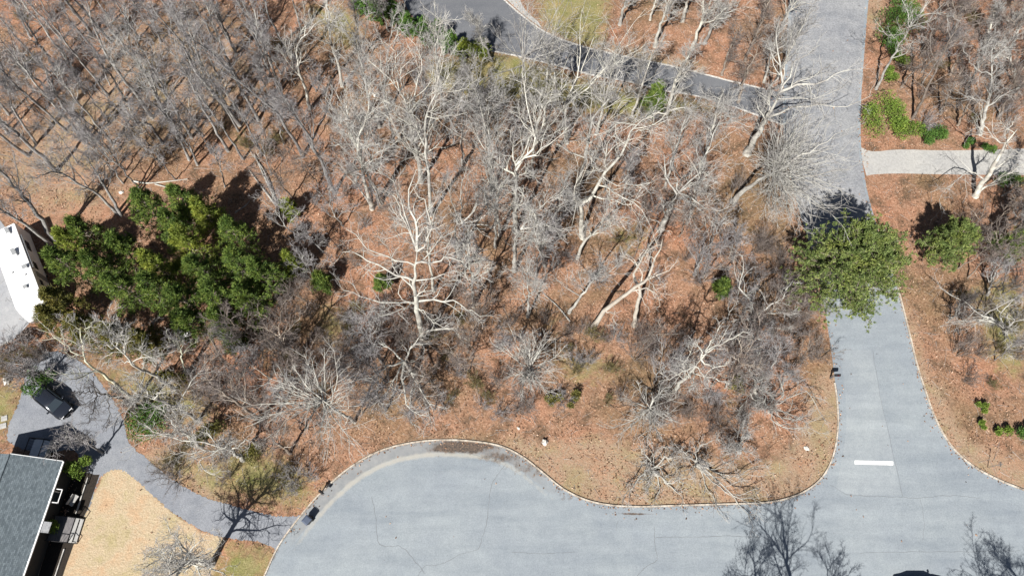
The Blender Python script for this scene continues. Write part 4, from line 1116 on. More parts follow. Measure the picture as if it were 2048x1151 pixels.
bush('small bright shrub at the lower end of the dark hedge', 1800, 120, 2.0, 1.1, 1.8, 'leaf_y', 700, 5)
bush('small bright shrub alone on red leaves below the dark hedge', 1787, 148, 1.8, 1.1, 1.1, 'leaf_y', 600, 4)
HG = 'evergreens of the hedge along the dark drive'
for lab, x, y, h, rx in [('dark conifer hedge plant at the top edge, leftmost of the hedge', 722, 8, 3.0, 1.5), ('conifer hedge plant second from the left end', 755, 18, 3.2, 1.6), ('conifer hedge plant under a bare pale tree', 790, 25, 3.0, 1.6),
                         ('conifer hedge plant left of the brown gap in the hedge', 815, 48, 3.0, 1.5), ('upright conifer in the middle of the hedge', 848, 62, 3.6, 1.5), ('upright conifer in the hedge with a black shadow on the drive', 876, 66, 4.0, 1.4),
                         ('dark conifer in the hedge, third from the right end', 902, 88, 3.4, 1.4), ('low bright conifer second from the right end of the hedge', 928, 98, 2.4, 1.6), ('low bright conifer at the right end of the hedge', 962, 98, 2.4, 1.5)]:
    pine(lab, x, y, h, rx, 'needle_y' if 'bright' in lab else 'leaf', group=HG, zf=.5, name='hedge_conifer', cat='conifer', t0=.06, nb=46, tufts=7, k=9, length=.2, width=.075)
bush('dark green shrub below the curve of the gravel drive', 292, 835, 2.6, 2.4, 2.4, 'leaf', 1900, 7)
bush('green shrub at the house corner beside the black gable shadow', 158, 940, 2.6, 1.3, 1.5, 'leaf_y', 1100, 6)
bush('small shrub against the shaded house wall below the porch', 112, 1052, 1.5, 1.0, 1.1, 'leaf_y', 500, 4)
bush('low dark green shrub above the parked car', 66, 765, 2.2, 2.2, 1.5, 'leaf', 1200, 6)
recolour(bush('tawny bush at the corner of the trailer pad', 52, 668, 1.6, 1.2, .9, 'leaf_y', 600, 5), 'twig_brown')
bush('small green tuft on the red leaves, uppermost of three on the right', 1964, 814, .9, .55, .55, 'leaf_y', 260, 3)
bush('small green tuft on the red leaves, lower left of three on the right', 1963, 850, .8, .6, .5, 'leaf_y', 260, 3)
bush('wide green tuft on the red leaves, right of three', 2004, 862, .9, 1.0, .75, 'leaf_y', 420, 4)
bush('dark shrub cut by the right edge beside the green tufts', 2056, 862, 1.6, 1.0, 1.0, 'leaf', 500, 4)
recolour(bush('olive shrub in shade above the verge, left of a pair below centre', 1108, 796, 1.4, 1.0, 1.0, 'leaf', 450, 4), 'needle_o')
recolour(bush('olive shrub in shade above the verge, right of a pair below centre', 1150, 800, 1.4, .9, 1.1, 'leaf', 450, 4), 'needle_o')
recolour(bush('olive shrub in dark brush near the side road', 1470, 770, 1.6, .9, 1.3, 'leaf', 500, 4), 'needle_o')
recolour(bush('olive shrub beside the drive under the long brown trunk', 415, 862, 1.8, 2.2, 1.4, 'leaf', 900, 6), 'needle_o')
recolour(bush('olive shrub on the grass left of the cul-de-sac', 508, 905, 1.4, 1.3, 1.3, 'leaf', 600, 5), 'needle_o')
recolour(bush('olive shrub between the gravel drive and the bleached limbs', 345, 745, 1.6, 1.8, 1.3, 'leaf', 800, 5), 'needle_o')


# ------------------------------------------------------------------ repeated bare growth (copies of a few built ones)
def copy_tree(src, loc, rz, sc, lean=(0, 0)):
    r = src.copy()
    COL.objects.link(r)
    r.location = loc
    r.rotation_euler = (lean[0], lean[1], rz)
    r.scale = (sc, sc, sc)
    for ch in src.children:
        c = ch.copy()
        COL.objects.link(c)
        c.parent = r
    return r

def shrub_proto(seed, h, R, bark, twig, stems=9):
    rng = np.random.default_rng(seed)
    root = empty('bare_shrub', (0, 0, 0))
    a = rng.uniform(0, 6.283, stems)
    tilt = rng.uniform(.15, .75, stems)
    p = np.stack([np.cos(a) * .15, np.sin(a) * .15, np.full(stems, -.1)], 1)
    d = np.stack([np.cos(a) * tilt, np.sin(a) * tilt, np.ones(stems)], 1)
    L = h * rng.uniform(.7, 1.15, stems) * (1 + tilt * .25 * R)
    lp, lr = grow(rng, p, d, L, np.full(stems, .028), np.full(stems, .010), 7, .10, .02)
    V1, F1 = tubes(lp, lr, 4)
    np_mesh('stems', V1, F1, [M[bark]], root)
    p, d, L2, r = spawn(rng, lp, lr, 9, .2, 1.0, .65, .34, L, .6, .010)
    bp, br = grow(rng, p, d, L2, r, np.full(len(p), .007), 4, .16, .05)
    V2, F2 = tubes(bp, br, 3)
    p, d, L3, r = spawn(rng, bp, br, 6, .2, 1.0, .7, .55, L2, .7, .007)
    cp, c_r = grow(rng, p, d, np.clip(L3, .2, .8), r, np.full(len(p), .005), 2, .14, .03)
    V3, F3 = tubes(cp, c_r, 3)
    np_mesh('twigs', np.concatenate([V2, V3]), np.concatenate([F2, F3 + len(V2)]), [M[twig]], root)
    return root

def sapling_proto(seed, h, st):
    root = empty('bare_sapling', (0, 0, 0))
    rng = np.random.default_rng(seed)
    pts = [(0, 0, 0), (rng.normal(0, .15), rng.normal(0, .15), h * .5), (rng.normal(0, .35), rng.normal(0, .35), h)]
    tree_meshes(root, seed, pts, .045 + h * .004, st, nl=9)
    return root

def scatter(rng, regions, n, mind, avoid=()):
    """n random photo-pixel spots inside px rectangles / polygons (x0,y0,x1,y1,weight), at least mind px apart"""
    w = np.array([r[4] for r in regions], float)
    w /= w.sum()
    out = []
    tries = 0
    while len(out) < n and tries < n * 60:
        tries += 1
        r = regions[rng.choice(len(regions), p=w)]
        x, y = rng.uniform(r[0], r[2]), rng.uniform(r[1], r[3])
        if any(a[0] < x < a[2] and a[1] < y < a[3] for a in avoid):
            continue
        if all((x - a) ** 2 + (y - b) ** 2 > mind * mind for a, b in out):
            out.append((x, y))
    return out

rs = np.random.default_rng(77)
sap = [sapling_proto(901, 6.5, 'small'), sapling_proto(902, 8.5, 'slim'), sapling_proto(903, 7.5, 'brown'), sapling_proto(904, 9.5, 'slim'), sapling_proto(905, 6.0, 'brown'), sapling_proto(906, 8.0, 'small')]
shr = [shrub_proto(911, 2.4, 1.2, 'brown', 'twig_brown'), shrub_proto(912, 1.8, 1.3, 'grey', 'twig_grey', 11), shrub_proto(913, 3.0, 1.0, 'brown', 'twig_brown', 12), shrub_proto(914, 1.4, 1.6, 'brown', 'twig_olive', 12)]
def slender_proto(seed, h, st, r):
    root = empty('bare_tree', (0, 0, 0))
    rng = np.random.default_rng(seed)
    tree_meshes(root, seed, [(0, 0, 0), (rng.normal(0, .3), rng.normal(0, .3), h * .5), (rng.normal(0, .6), rng.normal(0, .6), h)], r, st)
    return root
sle = [slender_proto(921, 15.5, 'slim', .17), slender_proto(922, 14.0, 'slim', .15), slender_proto(923, 16.5, 'slim', .19), slender_proto(924, 13.5, 'tall', .17), slender_proto(925, 14.5, 'tall', .19)]
used = set()
def place(protos, pick, x, y, sc, rz, lean):
    src = protos[pick]
    p = P(x, y)
    key = (id(protos), pick)
    if key not in used:
        used.add(key)
        src.location = p
        src.rotation_euler = (lean[0], lean[1], rz)
        src.scale = (sc, sc, sc)
        return src
    return copy_tree(src, p, rz, sc, lean)
AV = [(0, 430, 130, 700), (240, 380, 560, 660), (1700, 0, 1760, 700)]
for group, label, n, mind, regs, picks in [
    ('slender trees crowding the upper left wood', 'slender bare grey tree in the crowd that fills the upper left wood', 34, 34, [(0, 40, 480, 320, 4), (420, 60, 640, 330, 2)], [0, 1, 2]),
    ('slender pale trees of the middle wood', 'slender pale bare tree between the larger trees of the middle wood', 12, 60, [(640, 240, 1010, 480, 2), (1040, 330, 1460, 560, 2), (900, 480, 1100, 640, 1)], [3, 4])]:
    for x, y in scatter(rs, regs, n, mind, AV):
        o = place(sle, picks[rs.integers(len(picks))], x, y, rs.uniform(.8, 1.12), rs.uniform(0, 6.28), rs.normal(0, .05, 2))
        tag(o, label, 'tree', group)
for group, label, n, mind, regs, picks in [
    ('thin saplings in the upper left wood', 'thin bare sapling under the tall trees of the upper left wood', 34, 26, [(0, 20, 480, 330, 3), (130, 300, 560, 390, 1)], [1, 3, 0, 5]),
    ('thin saplings round the olive clearing', 'thin bare sapling among the trees between clearing and upper left wood', 24, 26, [(500, 120, 760, 360, 2), (760, 220, 1000, 360, 1)], [1, 3, 0]),
    ('thin saplings in the middle of the wood', 'thin bare sapling among the pale trees in the middle of the wood', 26, 34, [(560, 330, 1100, 620, 3), (1050, 300, 1480, 560, 2)], [0, 1, 5, 2]),
    ('thin saplings in the lower wood', 'thin brown sapling in the brush of the lower wood', 46, 24, [(470, 640, 1060, 830, 3), (1240, 600, 1600, 830, 2)], [2, 4, 0]),
    ('thin saplings on the right bank', 'thin bare sapling among brown leaves right of the side road', 30, 24, [(1830, 20, 2040, 250, 2), (1900, 380, 2040, 720, 1)], [2, 4, 1])]:
    for x, y in scatter(rs, regs, n, mind, AV):
        o = place(sap, picks[rs.integers(len(picks))], x, y, rs.uniform(.75, 1.25), rs.uniform(0, 6.28), rs.normal(0, .09, 2))
        tag(o, label, 'sapling', group)
for group, label, n, mind, regs, picks in [
    ('brown brush in the lower left wood', 'low brown twiggy shrub in the brush left of the root-limbed tree', 44, 17, [(490, 620, 790, 830, 3), (360, 690, 520, 830, 1)], [0, 1, 2, 3]),
    ('brown brush below the centre', 'low brown twiggy shrub above the bend of the kerb', 34, 15, [(860, 640, 1060, 830, 2), (1080, 640, 1260, 800, 1)], [0, 1, 3]),
    ('dark brush by the side road', 'low brown twiggy shrub in the dense brush left of the side road', 60, 14, [(1260, 660, 1540, 860, 3), (1540, 560, 1650, 760, 2), (1480, 480, 1600, 620, 1.2)], [0, 2, 1]),
    ('grey brush among the central trees', 'low grey twiggy shrub on red leaves among the central trees', 24, 30, [(560, 380, 1000, 620, 2), (1060, 320, 1480, 600, 2)], [1, 0]),
    ('grey brush in the upper left wood', 'low grey twiggy shrub in the litter of the upper left wood', 26, 30, [(0, 0, 560, 330, 1)], [1, 3]),
    ('brush on the right bank', 'low twiggy shrub on the bank right of the side road', 30, 20, [(1840, 20, 2040, 260, 2), (1900, 560, 2040, 790, 1.4), (1745, 120, 1800, 200, .3)], [0, 3, 1]),
    ('twigs along the clearing and drive', 'low olive twiggy shrub at the lower rim of the dark drive', 20, 22, [(1000, 190, 1330, 250, 1), (860, 170, 1000, 250, .6)], [3, 1]),
    ('grey brush behind the house drive', 'low grey twiggy shrub beside the gravel drive', 22, 14, [(0, 690, 100, 760, 1.5), (330, 870, 480, 960, 1), (500, 940, 640, 990, .4)], [1, 0, 3])]:
    for x, y in scatter(rs, regs, n, mind, [(55, 770, 250, 900), (240, 380, 560, 600), (735, 690, 890, 835), (1030, 690, 1120, 790), (1350, 690, 1460, 770)]):
        o = place(shr, picks[rs.integers(len(picks))], x, y, rs.uniform(.7, 1.35), rs.uniform(0, 6.28), rs.normal(0, .06, 2))
        tag(o, label, 'shrub', group)

# dropped twigs over the litter: nobody could count them
def twig_litter():
    n = 9000
    x = rs.uniform(-66, 66, n)
    y = rs.uniform(6, 76, n)
    q = np.stack([x, y], 1)
    ok = (signed(q, xy(road_out)) < -0.3) & (signed(q, STRAW) < 0)
    for pl in (curve_px(DARK_TOP, 0, 2) + curve_px(DARK_BOT, 0, 2), curve_px(GR, 0, 2) + curve_px(GR_B, 0, 2)):
        ok &= signed(q, xy(pl)) < 0
    q = q[ok]
    n = len(q)
    a = rs.uniform(0, 6.28, n)
    L = rs.uniform(.25, 1.3, n) * np.where(rs.random(n) < .06, 2.4, 1)
    p = np.column_stack([q, np.full(n, .02)])
    d = np.stack([np.cos(a), np.sin(a), np.abs(rs.normal(0, .06, n))], 1)
    pts, rad = grow(rs, p, d, L, rs.uniform(.010, .022, n), np.full(n, .006), 3, .10, 0)
    V, F = tubes(pts, rad, 3)
    V[:, 2] = np.maximum(V[:, 2], .008)
    o = np_mesh('fallen_twigs', V, F, [M['twig_pale']])
    tag(o, kind='stuff')
twig_litter()

# loose leaves: real leaves lying over the litter, along the kerbs and blown on to the paving
def leaf_litter():
    m, nt, b = mat('dry_leaves', rough=.85, spec=.15)
    g = nt.nodes.new('ShaderNodeNewGeometry')
    c = ramp(nt, g.outputs['Random Per Island'], [(0, (.07, .042, .028)), (.22, (.16, .09, .055)), (.5, (.27, .155, .10)), (.8, (.34, .225, .155)), (1, (.43, .315, .235))])
    nt.links.new(c, b.inputs['Base Color'])
    n = 110000
    y = rs.uniform(3, 76, n)
    x = rs.uniform(-1, 1, n) * (46 + y * .34)
    q = np.stack([x, y], 1)
    dk = signed(q, xy(road_out))
    near = (dk > 0) & (rs.random(n) < np.where(dk < .35, .7, np.where(dk < 1.2, .05, .004)))
    ok = ((dk < -.25) | near) & ((signed(q, STRAW) < 0) | (rs.random(n) < .02))
    for pl in (curve_px(DARK_TOP, 0, 2) + curve_px(DARK_BOT, 0, 2), curve_px(GR, 0, 2) + curve_px(GR_B, 0, 2),
               [P(*a) for a in ((1736, 298), (2120, 296), (2120, 352), (1736, 352))], [P(*a) for a in ((-80, 425), (5, 440), (60, 560), (76, 622), (30, 680), (-80, 718))]):
        ok &= (signed(q, xy(pl)) < 0) | (rs.random(n) < .008)
    cl = np.zeros(n)
    for A in OLIVES:
        cl = np.maximum(cl, soft2(q, A))
    ok &= rs.random(n) > cl * .8
    clump = .5 + .28 * np.sin(q[:, 0] * .9 + 1.7 * np.sin(q[:, 1] * .55)) + .28 * np.sin(q[:, 1] * 1.1 + 1.4 * np.sin(q[:, 0] * .62 + 2))
    ok &= (rs.random(n) < np.clip(clump, .06, 1) * 1.2) | (dk > 0)
    q = q[ok]; dk = dk[ok]
    n = len(q)
    a = rs.uniform(0, 6.283, n)
    L = rs.uniform(.05, .12, n)
    z = np.where(dk > 0, .045, .02) + rs.uniform(0, .05, n)
    tx, ty = rs.normal(0, .45, n), rs.normal(0, .45, n)
    u = np.stack([np.cos(a), np.sin(a), tx], 1) * L[:, None]
    w = np.stack([-np.sin(a), np.cos(a), ty], 1) * (L * .62)[:, None]
    c = np.column_stack([q, z + .35 * L])
    V = np.stack([c - u, c + w * .9, c + u, c - w], 1).reshape(-1, 3)
    o = np_mesh('fallen_leaves', V, np.arange(n * 4).reshape(-1, 4), [m])
    tag(o, kind='stuff')
def soft2(q, A):
    return np.clip(.5 + signed(q, A) / 3.0, 0, 1)
leaf_litter()


# ------------------------------------------------------------------ house
m_roof, nt_, b_ = mat('roof_shingles', (.2, .24, .26), 0.85)
v_ = coords(nt_)
br_ = nt_.nodes.new('ShaderNodeTexBrick')
br_.inputs['Scale'].default_value = 1.0
br_.inputs['Brick Width'].default_value = .32
br_.inputs['Row Height'].default_value = .15
br_.inputs['Mortar Size'].default_value = .012
br_.inputs['Color1'].default_value = (.075, .094, .108, 1)
br_.inputs['Color2'].default_value = (.138, .166, .186, 1)
br_.inputs['Mortar'].default_value = (.07, .085, .095, 1)
nt_.links.new(v_, br_.inputs['Vector'])
c_ = mix(nt_, .8, br_.outputs['Color'], ramp(nt_, noise(nt_, v_, 3.5, 5, .8), [(.3, (.72, .76, .8)), (.7, (1.2, 1.2, 1.18))]), 'MULTIPLY')
nt_.links.new(c_, b_.inputs['Base Color'])
bump(nt_, b_, br_.outputs['Fac'], .5, .02)
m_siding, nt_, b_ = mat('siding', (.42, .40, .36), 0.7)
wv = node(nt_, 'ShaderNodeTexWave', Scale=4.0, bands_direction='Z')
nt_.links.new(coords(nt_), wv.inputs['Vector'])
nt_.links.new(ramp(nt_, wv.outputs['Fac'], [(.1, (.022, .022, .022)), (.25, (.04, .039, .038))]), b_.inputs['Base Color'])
m_trim, nt_, b_ = mat('white_trim', (.72, .73, .74), .5)
nt_.links.new(ramp(nt_, noise(nt_, coords(nt_), 3, 4), [(.3, (.62, .63, .64)), (.7, (.76, .77, .78))]), b_.inputs['Base Color'])
m_glass, *_ = mat('window_glass', (.03, .04, .05), .08, 0, .6)
m_deck, nt_, b_ = mat('deck_boards', (.12, .12, .13), .8)
nt_.links.new(ramp(nt_, noise(nt_, mapping(nt_, coords(nt_), (1, 9, 1)), 2, 3), [(.3, (.07, .07, .08)), (.7, (.19, .18, .18))]), b_.inputs['Base Color'])
m_black, *_ = mat('black_metal', (.018, .018, .02), .45)

EH, RH = 2.85, 4.6
E1, E2 = P(125, 922, EH), P(45, 1151, EH)
ax = (E2 - E1); ax.z = 0; ax.normalize()                 # along the eave, away from the gable
ow = Vector((-ax.y, ax.x, 0))                            # towards the lawn
R1 = P(17, 913, RH)
half = (E1 - R1).dot(ow)
LEN = 19.0
house = empty('house', (E1.x, E1.y, 0), math.atan2(ax.y, ax.x))   # local x along eave, local -y towards ridge
tag(house, 'house with blue grey shingle roof and white gutter at the lower left corner', 'house')
# local frame: +x along eave, +y outwards
if Vector((-math.sin(house.rotation_euler.z), math.cos(house.rotation_euler.z), 0)).dot(ow) < 0:
    raise RuntimeError('frame')
OV = .45
mb = MB()
yw0, yw1 = -OV, -2 * half + OV
mb.add([(.4, yw0, 0), (LEN, yw0, 0), (LEN, yw1, 0), (.4, yw1, 0), (.4, yw0, EH - .02), (LEN, yw0, EH - .02), (LEN, yw1, EH - .02), (.4, yw1, EH - .02),
        (.4, -half, RH - .14), (LEN, -half, RH - .14)],
       [(0, 1, 5, 4), (1, 2, 6, 9, 5), (2, 3, 7, 6), (3, 0, 4, 8, 7), (4, 5, 9, 8), (6, 7, 8, 9)])
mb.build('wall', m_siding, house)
for s, nm in ((0, 'roof'), (1, 'roof')):
    y0, y1 = (0.0, -half) if s == 0 else (-2 * half, -half)
    sl = math.hypot(half, RH - EH)
    # own frame so that the courses run along the slope
    o = MB()
    L2 = LEN + .4
    o.add([(0, 0, 0), (L2, 0, 0), (L2, sl, 0), (0, sl, 0), (0, 0, -.12), (L2, 0, -.12), (L2, sl, -.12), (0, sl, -.12)],
          [(0, 1, 2, 3), (7, 6, 5, 4), (0, 4, 5, 1), (1, 5, 6, 2), (2, 6, 7, 3), (3, 7, 4, 0)])
    ro = o.build(nm, m_roof, house)
    X = Vector((1, 0, 0))
    Y = Vector((0, y1 - y0, RH - EH)).normalized()
    Z = X.cross(Y)
    if s == 0:
        X = Vector((-1, 0, 0)); Z = X.cross(Y)
        ro.matrix_local = Matrix(((X.x, Y.x, Z.x, L2), (X.y, Y.y, Z.y, y0), (X.z, Y.z, Z.z, EH), (0, 0, 0, 1)))
    else:
        ro.matrix_local = Matrix(((X.x, Y.x, Z.x, 0), (X.y, Y.y, Z.y, y0), (X.z, Y.z, Z.z, EH), (0, 0, 0, 1)))
MB().bar((-.02, -half, RH + .02), (LEN + .4, -half, RH + .02), .07, 6).build('ridge_cap', m_roof, house)
g = MB()
g.box((LEN / 2 + .2, .075, EH - .05), (LEN + .4, .13, .10))
gut = g.build('gutter', m_trim, house)
br2 = MB()
for i in range(18):
    br2.box((.5 + i * 1.05, .065, EH + .012), (.05, .17, .02))
br2.build('bracket', m_trim, gut)
MB().box((-.04, -half / 2, (EH + RH) / 2 - .06), (.06, math.hypot(half, RH - EH), .2), 0, Matrix.Rotation(-math.atan2(RH - EH, half), 3, 'X')).build('rake_board', m_trim, house)
for xw in (3.2, 12.2, 15.5):
    f = MB().box((xw, yw0 + .03, 1.5), (1.1, .08, 1.3)).build('window', m_trim, house)
    MB().box((xw, yw0 + .06, 1.5), (.92, .06, 1.12)).build('pane', m_glass, f)
dx = 5.9
d_ = MB().box((dx, yw0 + .03, 1.15), (1.0, .08, 2.1)).build('door', m_trim, house)
MB().box((dx + .38, yw0 + .10, 1.1), (.05, .06, .05)).build('handle', m_black, d_)
# porch
po = MB().box((dx, yw0 + 1.0, .42), (2.3, 1.9, .12))
for px_ in (-1.05, 1.05):
    po.box((dx + px_, yw0 + 1.85, .2), (.1, .1, .4))
porch = po.build('porch', m_deck, house)
st_ = MB()
st_.box((dx, yw0 + 2.15, .30), (2.2, .34, .06)).box((dx, yw0 + 2.52, .15), (2.2, .34, .06)).box((dx - 1.05, yw0 + 2.3, .14), (.08, .6, .25)).box((dx + 1.05, yw0 + 2.3, .14), (.08, .6, .25))
st_.build('steps', M['concrete'], porch)
for sx in (-1.12, 1.12):
    rl = MB()
    rl.bar((dx + sx, yw0 + .3, 1.35), (dx + sx, yw0 + 1.95, 1.35), .035).bar((dx + sx, yw0 + 1.95, 0), (dx + sx, yw0 + 1.95, 1.38), .045)
    for k in range(7):
        rl.bar((dx + sx, yw0 + .35 + k * .25, .45), (dx + sx, yw0 + .35 + k * .25, 1.35), .014, 4)
    rl.bar((dx + sx, yw0 + 1.95, 1.35), (dx + sx, yw0 + 2.7, .85), .03).bar((dx + sx, yw0 + 2.7, 0), (dx + sx, yw0 + 2.7, .87), .04)
    rl.build('railing', m_black, porch)
MB().box((dx, .55, EH - .10), (.95, .75, .07), 0).build('door_hood', M['asphalt_old'], house)
# pale square frame standing off the eave
fr = MB()
fr.box((2.5, .45, EH - .25), (.07, .6, .06)).box((3.7, .45, EH - .25), (.07, .6, .06)).box((3.1, .75, EH - .25), (1.27, .07, .06))
fr.build('bracket_frame', m_trim, house)
# back stoop with a black rail at the gable corner
bs = MB()
bs.box((-1.1, -half * 1.05, .5), (2.0, 1.6, .12)).box((-1.1, -half * 1.05 - .7, .25), (1.9, .12, .5)).box((-1.1, -half * 1.05 + .7, .25), (1.9, .12, .5))
stoop = bs.build('stoop', m_trim, house)
r2 = MB()
cy = -half * 1.05
for a, b in (((-2.05, cy - .75), (-2.05, cy + .75)), ((-2.05, cy + .75), (-.2, cy + .75)), ((-2.05, cy - .75), (-.2, cy - .75))):
    r2.bar((*a, 1.45), (*b, 1.45), .05)
    r2.bar((*a, .5), (*a, 1.47), .05).bar((*b, .5), (*b, 1.47), .05)
    for k in range(1, 7):
        t = k / 7
        r2.bar((a[0] + (b[0] - a[0]) * t, a[1] + (b[1] - a[1]) * t, .56), (a[0] + (b[0] - a[0]) * t, a[1] + (b[1] - a[1]) * t, 1.45), .014, 4)
r2.build('railing', m_black, stoop)

# foundation walk edging, bench, stepping stones
wx = house.matrix_basis
def hw(x, y, z=0):
    return Matrix.Translation(house.location) @ house.rotation_euler.to_matrix().to_4x4() @ Vector((x, y, z))
def lined(name, label, cat, pts, h, w, m):
    mb = MB()
    for a, b in zip(pts[:-1], pts[1:]):
        a, b = Vector(a), Vector(b)
        d = b - a
        mb.box((*((a + b) / 2).xy, h / 2), (d.length, w, h), math.atan2(d.y, d.x))
    o = mb.build(name, m)
    return tag(o, label, cat)
m_wall_shade, nt_, b_ = mat('wall_shade_dark', (.02, .016, .013), .95)  # near-black colour that paints the house shadow on the ground
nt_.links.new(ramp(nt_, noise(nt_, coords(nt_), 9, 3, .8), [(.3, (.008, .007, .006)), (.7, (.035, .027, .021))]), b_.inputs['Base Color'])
tag(sheet('painted_wall_shade', ragged([hw(.6, -.4), hw(17, -.4), hw(17, 1.8), hw(9, 1.9), hw(4.6, 2.1), hw(.6, 2.3)], .06, 9), .024, m_wall_shade), kind='structure')  # sheet added beside the wall to paint its shade wider
lined('bed_edging', 'low pale edging board along the shaded bed beside the house wall', 'edging', [hw(1.0, 1.25), hw(4.4, 1.25)], .16, .09, m_edge)
lined('bed_edging', 'low pale edging board between lawn and house wall below the porch', 'edging', [hw(7.6, 1.25), hw(15.0, 1.25)], .16, .09, m_edge)
bc = P(153, 1001)
bench = empty('bench', bc, math.radians(65))
tag(bench, 'small pale bench beside the porch steps at the walk', 'bench')
MB().box((0, 0, .44), (1.05, .40, .06)).build('seat', M['concrete'], bench)
MB().box((0, .22, .72), (1.05, .05, .38)).build('backrest', M['concrete'], bench)
for sx in (-.45, .45):
    MB().box((sx, 0, .205), (.07, .38, .41)).build('leg', m_black, bench)
for lab, x, y in (('pale square stepping stone on grass at the left edge, upper of two', 9, 836), ('pale square stepping stone on grass at the left edge, lower of two', 7, 851)):
    p = P(x, y)
    o = MB().box((0, 0, .03), (.62, .55, .08), .3).build('stepping_stone', M['concrete'], None, .02)
    o.location = p
    tag(o, lab, 'stone', 'stepping stones')

# ------------------------------------------------------------------ camper trailer
m_fibre, nt_, b_ = mat('trailer_skin', (.80, .80, .81), .35)
nt_.links.new(ramp(nt_, noise(nt_, mapping(nt_, coords(nt_), (.6, 4, 1)), 1.5, 4), [(.3, (.74, .745, .75)), (.7, (.84, .84, .84))]), b_.inputs['Base Color'])
m_grey, *_ = mat('grey_plastic', (.22, .23, .24), .5)
m_tyre, *_ = mat('tyre_rubber', (.02, .02, .02), .9)
m_steel, *_ = mat('steel', (.42, .43, .44), .35, .8)
TZ = 3.25
a1, a2 = P(28, 444, TZ), P(86, 598, TZ)
ta = (a2 - a1); ta.z = 0
TL = ta.length
ta.normalize()
tn = Vector((ta.y, -ta.x, 0))        # from the right edge to the left
if tn.x > 0: tn = -tn
TW = 2.75
c0 = a1 + tn * TW / 2 + ta * TL / 2
tr = empty('camper_trailer', (c0.x, c0.y, 0), math.atan2(ta.y, ta.x))
tag(tr, 'long white camper trailer with roof vents, cut by the left edge', 'camper')
hl, hwid = TL / 2, TW / 2
prof = [(-hl, .55), (-hl, TZ - .12), (-hl + .14, TZ), (hl - .55, TZ), (hl - .05, TZ - .35), (hl + .45, 2.1), (hl + .62, 1.5), (hl + .35, .75), (hl, .55)]
def inset(y, k):
    return [(x * (1 - k * .01) , y, z - (0 if z < 1 else k * .03)) for x, z in prof]
rings = [inset(-hwid, 1), inset(-hwid + .08, 0), inset(hwid - .08, 0), inset(hwid, 1)]
body = MB().loft(rings).build('body', m_fibre, tr, .03)
# side in local +-y ; which side is the shaded right one
side = 1 if (Matrix.Rotation(tr.rotation_euler.z, 3, 'Z') @ Vector((0, 1, 0))).x > 0 else -1
for x, z, w, h in ((-2.6, 2.1, 1.3, .7), (.2, 2.1, .9, .6), (2.6, 2.2, .7, .5)):
    f = MB().box((x, side * (hwid + .015), z), (w, .05, h)).build('window', m_black, tr)
    MB().box((x, side * (hwid + .03), z), (w - .1, .05, h - .1)).build('pane', m_glass, f)
d_ = MB().box((1.5, side * (hwid + .012), 1.65), (.72, .045, 1.9)).build('door', m_grey, tr)
MB().box((1.78, side * (hwid + .05), 1.5), (.05, .06, .12)).build('handle', m_steel, d_)
aw = MB().bar((-3.6, side * (hwid + .10), 3.0), (1.0, side * (hwid + .10), 3.0), .075, 8).build('awning_roll', m_grey, tr)
def vent(px, py, w, l, h):
    p = P(px, py, TZ + h / 2)
    q = tr.rotation_euler.to_matrix().inverted() @ (p - tr.location)
    f = MB().box((q.x, q.y, TZ + h * .45), (l * .9, w * .9, h * .9)).build('roof_vent', m_fibre, tr, .02)
    MB().box((q.x - l * .08, q.y, TZ + h * 1.05), (l, w, .045), 0, Matrix.Rotation(.22, 3, 'Y')).build('lid', m_grey, f)
vent(16, 463, .38, .75, .28); vent(29, 506, .42, .85, .32); vent(50, 534, .5, .45, .22); vent(51, 574, .38, .4, .2)
q = MB()
for px_, py_ in ((26, 545), (52, 549)):
    p = tr.rotation_euler.to_matrix().inverted() @ (P(px_, py_, TZ) - tr.location)
    q.box((p.x, p.y, TZ + .05), (.16, .14, .1))
q.build('antenna_base', m_grey, tr)
for x in (-.55, .45):
    for s in (-1, 1):
        w = MB().bar((x, s * (hwid - .28), .36), (x, s * (hwid - .04), .36), .36, 16).build('wheel', m_tyre, tr)
        MB().bar((x, s * (hwid - .05), .36), (x, s * (hwid - .02), .36), .2, 12).build('rim', m_steel, w)
tg = MB().bar((hl + .1, -.7, .5), (hl + 1.5, 0, .5), .06).bar((hl + .1, .7, .5), (hl + 1.5, 0, .5), .06).bar((hl + 1.3, 0, 0), (hl + 1.3, 0, .9), .045)
tg.build('hitch', m_black, tr)
MB().box((hl + .85, 0, .72), (.4, .62, .34)).build('gas_box', m_grey, tr)

